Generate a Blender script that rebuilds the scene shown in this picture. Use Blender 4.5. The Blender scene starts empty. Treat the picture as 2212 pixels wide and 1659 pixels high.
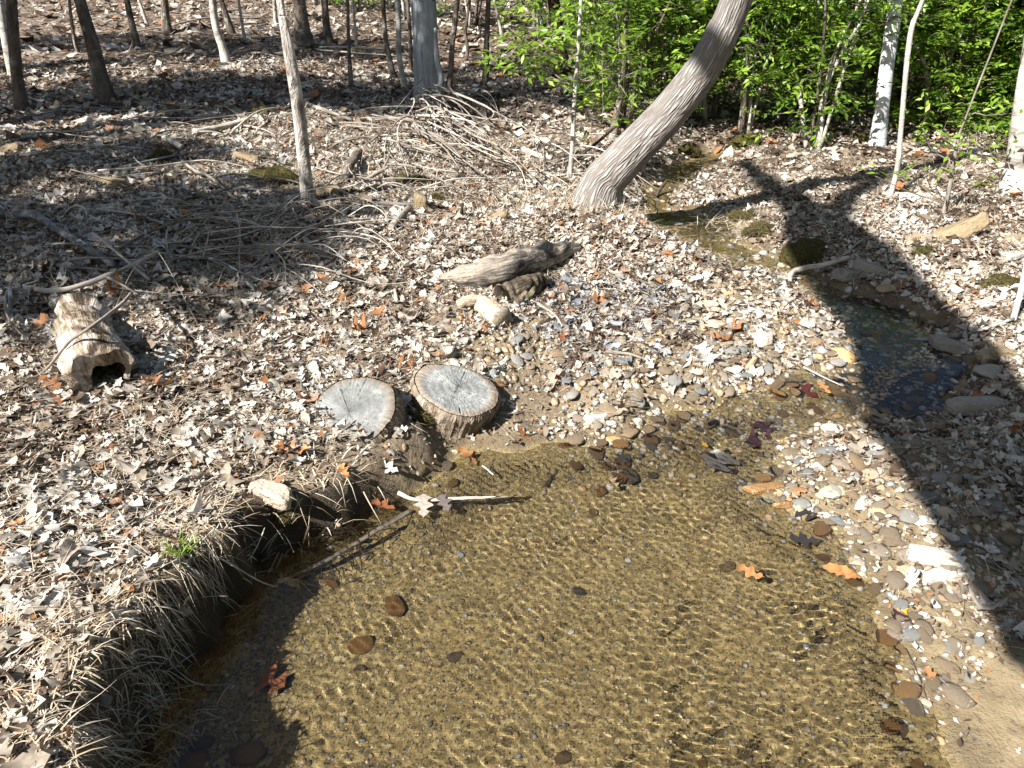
import bpy, math, random
import numpy as np
from mathutils import Vector, Matrix

SC = bpy.context.scene
SC.render.engine = 'CYCLES'
COL = SC.collection
random.seed(7)
RNG = np.random.default_rng(11)

# ------------------------------------------------------------------ camera
CAMZ, PITCH, FPX = 2.0, math.radians(30.6), 1551.0      # focal length for a 2212 px wide frame
CX, CY = 1106.0, 829.5
cam = bpy.data.cameras.new('camera')
cam.sensor_width = 36.0
cam.lens = 36.0 * FPX / 2212.0
cam.clip_end = 400.0
cam.clip_start = 0.02
cam_o = bpy.data.objects.new('camera', cam)
COL.objects.link(cam_o)
cam_o.location = (0, 0, CAMZ)
cam_o.rotation_euler = (math.radians(90) - PITCH, 0, 0)
SC.camera = cam_o

# ------------------------------------------------------------------ sky, sun, exposure
SUN_AZ, SUN_EL = math.radians(-130.0), math.radians(42.0)
SUNH = np.array([math.sin(SUN_AZ), math.cos(SUN_AZ)])          # horizontal direction towards the sun
world = bpy.data.worlds.new('World')
SC.world = world
world.use_nodes = True
wn = world.node_tree
bg = wn.nodes['Background']
sky = wn.nodes.new('ShaderNodeTexSky')
sky.sky_type = 'NISHITA'
sky.sun_disc = False
sky.sun_elevation = SUN_EL
sky.sun_rotation = SUN_AZ % (2 * math.pi)
wn.links.new(sky.outputs[0], bg.inputs[0])
bg.inputs[1].default_value = 0.05
sun = bpy.data.lights.new('sun', 'SUN')
sun.energy = 5.0
sun.angle = math.radians(0.42)
sun.color = (1.0, 0.975, 0.935)
sun.cycles.is_caustics_light = True
sun_o = bpy.data.objects.new('sun', sun)
COL.objects.link(sun_o)
sun_o.rotation_euler = Vector((-SUNH[0] * math.cos(SUN_EL), -SUNH[1] * math.cos(SUN_EL), -math.sin(SUN_EL))).to_track_quat('-Z', 'Y').to_euler()
SC.view_settings.view_transform = 'Standard'
SC.view_settings.look = 'None'
SC.view_settings.exposure = 1.65
SC.view_settings.gamma = 1.0
SC.view_settings.use_curve_mapping = False
SC.cycles.max_bounces = 5
SC.cycles.diffuse_bounces = 2
SC.cycles.glossy_bounces = 2
SC.cycles.transmission_bounces = 4
SC.cycles.transparent_max_bounces = 4
SC.cycles.use_denoising = True

# ------------------------------------------------------------------ geometry of the view: pixel (2212 wide) -> ray
SP, CP = math.sin(PITCH), math.cos(PITCH)
def ray(px, py):
    a, b = (px - CX) / FPX, (CY - py) / FPX
    return np.array([a, CP + b * SP, -SP + b * CP])
def at_z(px, py, z):
    d = ray(px, py)
    t = (z - CAMZ) / d[2]
    return np.array([d[0] * t, d[1] * t, z])

# ------------------------------------------------------------------ noise helper
def waves(x, y, lam, n, seed, spread=0.5):
    r = np.random.default_rng(seed)
    out = np.zeros_like(x)
    for _ in range(n):
        th = r.uniform(0, math.pi)
        k = 2 * math.pi / (lam * r.uniform(1 - spread, 1 + spread))
        out += np.sin(k * (math.cos(th) * x + math.sin(th) * y) + r.uniform(0, 6.28))
    return out / math.sqrt(n)
def sstep(a, b, x):
    t = np.clip((x - a) / (b - a), 0, 1)
    return t * t * (3 - 2 * t)

# ------------------------------------------------------------------ terrain
def zwater(y):
    return np.interp(y, [3.05, 3.5, 4.6, 5.1, 7.5, 12, 20], [0, .035, .045, .085, .12, .25, .4])
BANK_TOP_PX = [(165, 1720), (185, 1600), (212, 1510), (262, 1412), (340, 1292), (405, 1205), (478, 1140)]      # upper edge of the undercut bank, .31 m above the water
POOL_PX = [(600, 1168), (690, 1142), (790, 1103), (890, 1068), (945, 1012),
           (985, 978), (1080, 966), (1250, 952), (1390, 946), (1402, 892), (1480, 872), (1560, 862), (1650, 834), (1700, 800), (1760, 805),
           (1840, 792), (1852, 742), (1805, 692), (1745, 642), (1700, 604), (1600, 588), (1490, 548), (1400, 505), (1375, 478), (1400, 452),
           (1385, 425), (1410, 390), (1470, 350), (1530, 326), (1570, 333), (1510, 372), (1455, 410), (1450, 450), (1560, 462), (1610, 490),
           (1590, 520), (1690, 557), (1760, 590), (1850, 632), (1930, 660), (2040, 702), (2068, 760), (2085, 830), (2055, 882), (1985, 922),
           (1925, 902), (1890, 885), (1855, 925), (1760, 930), (1690, 972), (1682, 1030), (1655, 1065), (1705, 1112), (1800, 1132), (1850, 1215),
           (1900, 1275), (1945, 1385), (1990, 1505), (2095, 1645), (2150, 1760)]
def unproj_w(px, py):
    z = 0.0
    for _ in range(6):
        p = at_z(px, py, z)
        z = float(zwater(p[1]))
    return p[:2]
BANK = [at_z(px, py, .31)[:2] for px, py in BANK_TOP_PX]
POOL = np.array(BANK + [unproj_w(*p) for p in POOL_PX] + [(1.35, -2.0), (BANK[0][0] - .15, -2.0)])
BANK_I = list(range(0, len(BANK)))
def poly_sd(x, y, P):
    """signed distance, negative inside"""
    d = np.full(x.shape, 1e9)
    inside = np.zeros(x.shape, bool)
    n = len(P)
    for i in range(n):
        ax, ay = P[i]; bx, by = P[(i + 1) % n]
        ex, ey = bx - ax, by - ay
        t = np.clip(((x - ax) * ex + (y - ay) * ey) / (ex * ex + ey * ey + 1e-12), 0, 1)
        d = np.minimum(d, (x - ax - t * ex) ** 2 + (y - ay - t * ey) ** 2)
        c = ((ay > y) != (by > y)) & (x < (bx - ax) * (y - ay) / (by - ay + 1e-12) + ax)
        inside ^= c
    d = np.sqrt(d)
    return np.where(inside, -d, d)

CTRL = [(0, 1659, .36), (200, 1400, .34), (330, 1350, .32), (420, 1130, .29), (100, 1100, .35), (250, 900, .34), (600, 1040, .17), (560, 960, .24), (0, 800, .38), (500, 800, .28),
        (750, 950, .11), (700, 800, .24), (900, 760, .20), (1000, 700, .20), (1200, 600, .2), (1300, 750, .14), (1200, 880, .07), (1080, 930, .05), (1500, 650, .16), (1600, 750, .12), (1450, 820, .09),
        (1750, 720, .11), (0, 600, .5), (300, 600, .46), (600, 600, .33), (900, 500, .33), (1100, 480, .31), (1290, 440, .37), (1340, 470, .28), (650, 440, .4), (650, 400, .5), (300, 430, .5), (0, 430, .52),
        (0, 300, .6), (300, 300, .58), (560, 330, .55), (600, 240, .62), (850, 300, .55), (225, 215, .65), (900, 230, .5), (950, 330, .46), (1060, 390, .3), (1150, 300, .26), (1200, 390, .3),
        (200, 100, .86), (200, 20, 1.12), (0, 100, .9), (500, 140, .77), (500, 20, 1.06), (750, 180, .62), (750, 60, .95), (1000, 100, .72), (1000, 200, .45), (1200, 180, .42), (1100, 50, .95), (1300, 60, .8),
        (1650, 400, .2), (1750, 330, .25), (1900, 310, .26), (2200, 400, .32), (2000, 450, .24), (1780, 430, .22), (1650, 505, .2), (1580, 430, .16),
        (2060, 500, .27), (2200, 560, .3), (2200, 700, .22), (2100, 690, .16), (1900, 560, .2), (2150, 900, .12), (2120, 800, .13), (2212, 1100, .11), (2212, 1400, .06), (1900, 1050, .075), (2050, 1250, .055), (1770, 970, .06),
        (1750, 1060, .05), (2040, 1450, .02), (2150, 1650, .02), (1700, 250, .26), (2000, 260, .32), (2120, 200, .45), (1800, 150, .5), (1500, 150, .5), (2200, 100, .85), (1400, 250, .28)]
CP3 = np.array([at_z(*c) for c in CTRL] + [(-12, 4, 1.1), (-7, 1.5, .55), (-4, -1, .4), (7, 3, .5), (12, 6, .9), (4, -1, .25), (-14, 12, 1.8), (14, 14, 1.2), (-8, 25, 2.2), (4, 25, 1.6), (14, 25, 2.0), (-3.5, 1.5, .38), (3.2, .6, .12)])
def base_height(x, y):
    num = np.zeros_like(x); den = np.zeros_like(x)
    for cx, cy, cz in CP3:
        s = 0.16 + 0.075 * math.hypot(cx, cy)
        r2 = (x - cx) ** 2 + (y - cy) ** 2
        w = 1.0 / (1.0 + r2 / (s * s)) ** 2.2
        num += w * cz; den += w
    h = num / den
    R = np.sqrt(x * x + y * y)
    return h + np.clip(R - 20, 0, 200) * 0.11

def axis(lo, hi, step, far_lo, far_hi, grow=1.13):
    a = list(np.arange(lo, hi + 1e-6, step))
    s = step
    while a[-1] < far_hi:
        s *= grow; a.append(a[-1] + min(s, 4))
    s = step; b = []
    c = lo
    while c > far_lo:
        s *= grow; c -= min(s, 4); b.append(c)
    return np.array(b[::-1] + a)
GX = axis(-4.2, 4.6, .03, -90, 90, 1.035)
GY = axis(.6, 7.6, .03, -30, 110, 1.03)
MX, MY = np.meshgrid(GX, GY, indexing='ij')
SD = poly_sd(MX, MY, POOL)
SDW = SD + .03 * waves(MX, MY, .4, 8, 5) + .012 * waves(MX, MY, .12, 8, 6)
ZW = zwater(MY)
HB = base_height(MX, MY)
rough = waves(MX, MY, 1.4, 10, 1) * .02 + waves(MX, MY, .5, 12, 2) * .011 + waves(MX, MY, .18, 14, 3) * .006 + waves(MX, MY, .09, 14, 4) * .0035
HB = np.maximum(HB, ZW + .012)
left_bank = sstep(-.35, -.6, MX) * sstep(2.9, 2.3, MY)              # steep undercut bank on the near side
bank_w = .42 * (1 - left_bank) + .05 * left_bank
stump_bank = np.exp(-(((MX + .75) / .35) ** 2 + ((MY - 2.55) / .25) ** 2))
bank_w = np.where(stump_bank > .2, np.minimum(bank_w, .16), bank_w)
t = np.clip(SDW / bank_w, 0, 1)
t = 1 - (1 - t) ** 1.7
H = np.where(SDW > 0, ZW + t * (HB - ZW) + rough * sstep(0, .25, SDW), 0)
depth_max = np.interp(MY, [0, 2.6, 3.1, 3.5, 20], [.17, .15, .07, .05, .05])
dep = np.maximum(depth_max * sstep(0, .38, -SDW), .016 * sstep(0, .05, -SDW))
dep = np.where(left_bank > .3, np.maximum(dep, .15 * sstep(0, .08, -SDW)), dep)
H = np.where(SDW <= 0, ZW - dep + .006 * waves(MX, MY, .22, 10, 9) * sstep(0, .1, -SDW) - .002, H)

def bil(A, x, y):
    x = np.asarray(x, float); y = np.asarray(y, float)
    i = np.clip(np.searchsorted(GX, x) - 1, 0, len(GX) - 2); j = np.clip(np.searchsorted(GY, y) - 1, 0, len(GY) - 2)
    u = np.clip((x - GX[i]) / (GX[i + 1] - GX[i]), 0, 1); v = np.clip((y - GY[j]) / (GY[j + 1] - GY[j]), 0, 1)
    return A[i, j] * (1 - u) * (1 - v) + A[i + 1, j] * u * (1 - v) + A[i, j + 1] * (1 - u) * v + A[i + 1, j + 1] * u * v
def hz(x, y): return bil(H, x, y)
def sdw(x, y): return bil(SDW, x, y)
def G(px, py, water=False):
    """point of the ground (or of the water surface) seen at a pixel"""
    d = ray(px, py)
    ts = np.concatenate([np.linspace(1.0, 12, 2200), np.linspace(12, 60, 1600)])
    z = CAMZ + ts * d[2]
    g = hz(ts * d[0], ts * d[1])
    if water: g = np.maximum(g, zwater(ts * d[1]))
    k = np.argmax(z <= g)
    if not (z <= g).any(): k = len(ts) - 1
    return np.array([ts[k] * d[0], ts[k] * d[1], g[k]])
def normals(x, y, e=.05):
    nx = -(hz(x + e, y) - hz(x - e, y)) / (2 * e); ny = -(hz(x, y + e) - hz(x, y - e)) / (2 * e)
    n = np.stack([nx, ny, np.ones_like(nx)], -1)
    return n / np.linalg.norm(n, axis=-1, keepdims=True)

# region masks (what the ground is made of)
def blob(x, y, pts, r):
    d = np.full(x.shape, 1e9)
    for p in pts: d = np.minimum(d, (x - p[0]) ** 2 + (y - p[1]) ** 2)
    return sstep(r, r * .55, np.sqrt(d) + .1 * r * waves(x, y, r * .8, 6, 21))
SOIL_PTS = [G(*p)[:2] for p in [(1080, 760), (1150, 790), (1120, 850), (1180, 900), (1080, 930), (1260, 880), (900, 940), (960, 960), (760, 1010), (820, 1040), (700, 1060), (620, 1110), (1250, 930)]]
BAR_PTS = [G(*p)[:2] for p in [(1750, 960), (1800, 1000), (1850, 1050), (1760, 1080), (1930, 1100), (1900, 1160), (2000, 1180), (2040, 1260), (2100, 1350), (1980, 1000), (2060, 1100), (2140, 1200), (2060, 1440), (2130, 1540), (2160, 1640), (2230, 1640), (2230, 1540), (2230, 1440), (2200, 1720)]]
BAR2_PTS = [G(*p)[:2] for p in [(1540, 700), (1620, 740), (1560, 780), (1700, 700), (1480, 790), (1640, 690), (1760, 740), (1600, 640), (1420, 790), (1330, 900), (1350, 940), (1100, 740), (1010, 730)]]
SAND_PTS = [G(*p)[:2] for p in [(1980, 1440), (2040, 1480), (2060, 1560), (1960, 1320), (2150, 1500), (1880, 1170), (1750, 1110)]]
def soil_mask(x, y): return blob(x, y, SOIL_PTS, .23)
def bar_mask(x, y): return np.maximum(blob(x, y, BAR_PTS, .33), .9 * blob(x, y, BAR2_PTS, .38))
def sand_mask(x, y): return blob(x, y, SAND_PTS, .3)

# ------------------------------------------------------------------ node helpers
class NT:
    def __init__(s, name):
        s.m = bpy.data.materials.new(name); s.m.use_nodes = True
        s.t = s.m.node_tree; s.t.nodes.clear()
        s.out = s.t.nodes.new('ShaderNodeOutputMaterial')
    def n(s, typ, ins=None, **kw):
        nd = s.t.nodes.new('ShaderNode' + typ)
        for k, v in kw.items(): setattr(nd, k, v)
        if ins:
            for k, v in ins.items():
                if hasattr(v, 'is_output') or isinstance(v, bpy.types.NodeSocket): s.t.links.new(v, nd.inputs[k])
                else: nd.inputs[k].default_value = v
        return nd
    def attr(s, name): return s.n('Attribute', attribute_name=name)
    def noise(s, vec, scale, detail=4, rough=.55, dist=0.0):
        d = {'Scale': scale, 'Detail': detail, 'Roughness': rough, 'Distortion': dist}
        if vec is not None: d['Vector'] = vec
        return s.n('TexNoise', d).outputs[0]
    def ramp(s, fac, stops, interp='LINEAR'):
        r = s.n('ValToRGB', {0: fac}); cr = r.color_ramp; cr.interpolation = interp
        while len(cr.elements) < len(stops): cr.elements.new(.5)
        for e, (p, c) in zip(cr.elements, stops):
            e.position = p; e.color = (c[0], c[1], c[2], 1) if not isinstance(c, (int, float)) else (c, c, c, 1)
        return r.outputs[0]
    def mix(s, fac, a, b, mode='MIX'):
        nd = s.t.nodes.new('ShaderNodeMix'); nd.data_type = 'RGBA'; nd.blend_type = mode
        for ix, v in ((0, fac), (6, a), (7, b)):
            sock = nd.inputs[ix]
            if isinstance(v, bpy.types.NodeSocket): s.t.links.new(v, sock)
            elif isinstance(v, (int, float)): sock.default_value = v if ix == 0 else (v, v, v, 1)
            else: sock.default_value = (v[0], v[1], v[2], 1)
        return nd.outputs[2]
    def math(s, op, a, b=0.0, clamp=False):
        nd = s.n('Math', {0: a, 1: b}, operation=op); nd.use_clamp = clamp
        return nd.outputs[0]
    def bump(s, h, strength, dist):
        return s.n('Bump', {'Height': h, 'Strength': strength, 'Distance': dist}).outputs[0]
    def mapv(s, vec, scale):
        return s.n('Mapping', {'Vector': vec, 'Scale': scale}).outputs[0]
    def principled(s, color, rough=.85, spec=.2, normal=None, **kw):
        ins = {'Base Color': color if isinstance(color, bpy.types.NodeSocket) else (*color, 1), 'Roughness': rough, 'Specular IOR Level': spec}
        if normal is not None: ins['Normal'] = normal
        ins.update(kw)
        p = s.n('BsdfPrincipled', ins)
        return p
    def done(s, shader):
        s.t.links.new(shader, s.out.inputs[0]); return s.m
def pos(t): return t.n('NewGeometry').outputs['Position']
def objc(t): return t.n('TexCoord').outputs['Object']

def mat_ground():
    t = NT('forest_floor'); P = pos(t)
    n1 = t.noise(P, 9, 6, .7); n2 = t.noise(P, 42, 4, .7); n3 = t.noise(P, 140, 3, .7); n4 = t.noise(P, 85, 3, .7)
    v = t.n('TexVoronoi', {'Vector': P, 'Scale': 26.0, 'Randomness': 1.0})
    vs = t.n('SeparateColor', {0: v.outputs['Color']}).outputs[0]
    litter = t.ramp(vs, [(0, (.035, .022, .014)), (.35, (.09, .058, .038)), (.65, (.19, .135, .095)), (1, (.34, .27, .21))])
    litter = t.mix(t.ramp(n2, [(.35, 0), (.6, 1)]), t.mix(.75, litter, (.04, .027, .018)), litter)
    soil = t.ramp(n1, [(.3, (.11, .08, .05)), (.55, (.18, .14, .092)), (.75, (.26, .21, .15))])
    soil = t.mix(t.ramp(n2, [(.35, 1), (.5, 0)]), soil, (.1, .07, .042))
    sand = t.ramp(n1, [(.3, (.15, .11, .06)), (.6, (.22, .17, .1)), (.8, (.29, .235, .155))])
    sand = t.mix(t.ramp(n2, [(.3, .8), (.42, 0)]), sand, (.07, .06, .045))
    vb = t.n('TexVoronoi', {'Vector': P, 'Scale': 70.0, 'Randomness': 1.0})
    gr = t.n('SeparateColor', {0: vb.outputs['Color']}).outputs[0]
    bedp = t.ramp(gr, [(0, (.03, .023, .011)), (.25, (.13, .094, .04)), (.7, (.24, .178, .078)), (1, (.40, .315, .165))])
    bed = t.mix(t.ramp(n4, [(.38, .9), (.46, 0)]), t.mix(.5, bedp, t.ramp(n1, [(.3, (.15, .108, .044)), (.7, (.28, .208, .092))])), (.03, .023, .012))
    a_soil = t.attr('soil').outputs['Fac']; a_sand = t.attr('sand').outputs['Fac']; a_bed = t.attr('bed').outputs['Fac']
    jit = t.math('MULTIPLY', t.math('SUBTRACT', n2, .5), 1.2)
    c = t.mix(t.math('ADD', a_soil, t.math('MULTIPLY', jit, a_soil), True), litter, soil)
    c = t.mix(t.math('ADD', a_sand, t.math('MULTIPLY', jit, a_sand), True), c, sand)
    bed = t.mix(t.math('MULTIPLY', t.attr('reflect_dark').outputs['Fac'], .85), bed, (.018, .018, .017))  # bed colour darkened in the side pool so reflected sky dominates
    c = t.mix(a_bed, c, bed)
    c = t.mix(t.attr('undercut_shade').outputs['Fac'], c, t.ramp(n1, [(.3, (.012, .009, .006)), (.7, (.035, .026, .016))]))  # shade beneath the overhanging edge, painted near-black on the bank face
    wet = t.attr('wet').outputs['Fac']
    c = t.mix(t.math('MULTIPLY', wet, .5), c, (.05, .035, .02), 'MIX')
    r = t.n('MapRange', {0: wet, 3: .92, 4: .38}).outputs[0]
    h = t.math('ADD', t.math('MULTIPLY', n2, 1.0), t.math('MULTIPLY', n3, .5))
    p = t.principled(c, r, .25, t.bump(h, .9, .012))
    return t.done(p.outputs[0])

def mat_leaf(name, stops, trans=.25, rough=.75, spots=True, spec=.2):
    t = NT(name)
    tint = t.attr('tint').outputs['Fac']
    c = t.ramp(tint, stops)
    P = objc(t)
    n = t.noise(P, 45, 3, .6)
    if spots: c = t.mix(t.ramp(n, [(.42, .45), (.56, 0)]), c, t.mix(.62, c, (.03, .018, .01)))
    p = t.principled(c, rough, spec, t.bump(n, .35, .004))
    tr = t.n('BsdfTranslucent', {0: c})
    return t.done(t.n('MixShader', {0: trans, 1: p.outputs[0], 2: tr.outputs[0]}).outputs[0])
LITTER_STOPS = [(0, (.035, .023, .016)), (.14, (.10, .064, .043)), (.30, (.21, .16, .115)), (.46, (.35, .30, .24)), (.64, (.47, .425, .36)), (.86, (.59, .555, .50)), (.915, (.27, .115, .045)), (.955, (.36, .17, .075)), (.97, (.15, .155, .16)), (1, (.30, .31, .32))]

def mat_bark(name, dark, mid, light, sx=18, sz=4.5, strength=1.0, dist=.02, lichen=None, crack=.5):
    t = NT(name)
    tc = t.attr('tc').outputs['Vector']
    v = t.mapv(tc, (sx, sx, sz))
    n1 = t.noise(v, 1.0, 5, .65, .6); n2 = t.noise(tc, 5, 4, .6); n3 = t.noise(t.mapv(tc, (sx * 4, sx * 4, sz * 4)), 1.0, 3, .6)
    c = t.ramp(n1, [(.34, dark), (crack, mid), (.72, light)])
    c = t.mix(t.ramp(n2, [(.35, .35), (.65, 0)]), c, dark)
    if lichen: c = t.mix(t.ramp(t.noise(tc, 9, 4, .7), [(.56, 0), (.66, .8)]), c, lichen)
    h = t.math('ADD', t.ramp(n1, [(.36, 0), (.6, 1)]), t.math('MULTIPLY', n3, .35))
    p = t.principled(c, .9, .12, t.bump(h, strength, dist))
    return t.done(p.outputs[0])

def mat_leaning_bark():
    """plated bark: ridges that run along the trunk, broken by short cross cracks"""
    t = NT('furrowed_bark')
    tc = t.attr('tc').outputs['Vector']
    warp = t.n('VectorMath', {0: tc, 1: t.n('VectorMath', {0: t.n('TexNoise', {'Vector': tc, 'Scale': 7.0, 'Detail': 3.0}).outputs[1], 3: .02}, operation='SCALE').outputs[0]}, operation='ADD').outputs[0]
    v = t.n('TexVoronoi', {'Vector': t.mapv(warp, (62, 62, 5.5)), 'Scale': 1.0, 'Randomness': 1.0}, feature='DISTANCE_TO_EDGE').outputs[0]
    n2 = t.noise(t.mapv(tc, (60, 60, 18)), 1.0, 4, .65); n3 = t.noise(tc, 3.5, 3, .6)
    ridge = t.ramp(v, [(.0, 0), (.3, 1)])
    c = t.ramp(n2, [(.3, (.2, .185, .17)), (.55, (.31, .295, .275)), (.75, (.41, .395, .375))])
    c = t.mix(t.math('SUBTRACT', 1.0, ridge), c, (.12, .1, .083))
    c = t.mix(t.ramp(n3, [(.4, .35), (.6, 0)]), c, (.22, .2, .178))
    h = t.math('ADD', ridge, t.math('MULTIPLY', n2, .4))
    p = t.principled(c, .9, .1, t.bump(h, .8, .012))
    return t.done(p.outputs[0])

def mat_stone(name, stops, wet=False):
    t = NT(name); P = objc(t)
    rnd = t.n('ObjectInfo').outputs['Random'] if name != 'gravel' else t.attr('tint').outputs['Fac']
    W = t.n('VectorMath', {0: P, 1: t.n('CombineXYZ', {0: t.math('MULTIPLY', rnd, 37.0), 1: t.math('MULTIPLY', rnd, 11.0), 2: 0.0}).outputs[0]}, operation='ADD').outputs[0]
    c = t.ramp(rnd, stops)
    n = t.noise(W, 12, 5, .65); n2 = t.noise(W, 60, 3, .6)
    c = t.mix(t.ramp(n, [(.35, .5), (.6, 0)]), c, t.mix(.5, c, (.16, .11, .06)))
    c = t.mix(t.ramp(n2, [(.3, .35), (.5, 0)]), c, (.12, .1, .08))
    p = t.principled(c, .28 if wet else .85, .5 if wet else .2, t.bump(t.math('ADD', n, t.math('MULTIPLY', n2, .5)), .9, .02))
    return t.done(p.outputs[0])

def mat_simple(name, stops, scale=25, rough=.85, spec=.15, bump=.6, dist=.01, attr=None, detail=5):
    t = NT(name); P = objc(t)
    n = t.noise(P, scale, detail, .65)
    c = t.ramp(t.attr(attr).outputs['Fac'] if attr else n, stops)
    if attr: c = t.mix(t.ramp(n, [(.35, .4), (.55, 0)]), c, t.mix(.5, c, (.05, .035, .02)))
    p = t.principled(c, rough, spec, t.bump(n, bump, dist))
    return t.done(p.outputs[0])

def mat_water():
    t = NT('creek_water')
    p = t.n('BsdfPrincipled', {'Base Color': (.96, .95, .88, 1), 'Roughness': 0.0, 'IOR': 1.333, 'Transmission Weight': 1.0})
    return t.done(p.outputs[0])

def mat_cutface(name, k):
    t = NT(name); P = t.attr('tc').outputs['Vector']
    sx = t.n('SeparateXYZ', {0: P})
    r = t.n('VectorMath', {0: P}, operation='LENGTH').outputs['Value']
    ang = t.n('Math', {0: sx.outputs[1], 1: sx.outputs[0]}, operation='ARCTAN2').outputs[0]
    ringv = t.n('CombineXYZ', {0: t.math('MULTIPLY', r, 60.0), 1: t.math('MULTIPLY', ang, .8), 2: 0.0}).outputs[0]
    rays = t.n('CombineXYZ', {0: t.math('MULTIPLY', r, 2.2), 1: t.math('MULTIPLY', ang, 34.0), 2: 0.0}).outputs[0]
    n = t.noise(P, 9, 5, .7); nr = t.noise(ringv, 1.0, 3, .6); ny = t.noise(rays, 1.0, 4, .65); sp = t.noise(P, 55, 3, .6)
    grey = t.ramp(n, [(.33, (.13, .132, .125)), (.5, (.22, .222, .21)), (.68, (.37, .37, .35))])
    grey = t.mix(t.ramp(ny, [(.35, .5), (.55, 0)]), grey, (.1, .105, .1))
    grey = t.mix(t.ramp(sp, [(.32, .75), (.42, 0)]), grey, (.07, .075, .07))
    edge = t.ramp(t.math('ADD', r, t.math('MULTIPLY', t.math('SUBTRACT', n, .5), .05)), [(.155, 0), (.182, 1)])
    tan = t.ramp(ny, [(.3, (.10, .075, .05)), (.5, (.21, .165, .12)), (.7, (.34, .285, .22))])
    c = t.mix(t.math('MULTIPLY', edge, .9), grey, tan)
    c = t.mix(1.0, c, (k, k, k), 'MULTIPLY')
    h = t.math('ADD', t.math('MULTIPLY', nr, .5), ny)
    p = t.principled(c, .85, .15, t.bump(h, .5, .006))
    return t.done(p.outputs[0])

def mat_log(name, dark, mid, light, t1=.42, t2=.55):
    t = NT(name); tc = t.attr('tc').outputs['Vector']
    n = t.noise(t.mapv(tc, (7, 7, 3)), 1.0, 6, .7, .8); f = t.noise(t.mapv(tc, (60, 60, 7)), 1.0, 4, .65); s = t.noise(tc, 45, 4, .65)
    c = t.ramp(n, [(t1 - .08, dark), (t1, mid), (t2, light)])
    c = t.mix(t.ramp(f, [(.34, .6), (.5, 0)]), c, dark)
    c = t.mix(t.ramp(s, [(.32, .5), (.42, 0)]), c, dark)
    p = t.principled(c, .9, .12, t.bump(t.math('ADD', f, t.math('ADD', n, t.math('MULTIPLY', s, .5))), 1.0, .02))
    return t.done(p.outputs[0])

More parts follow.
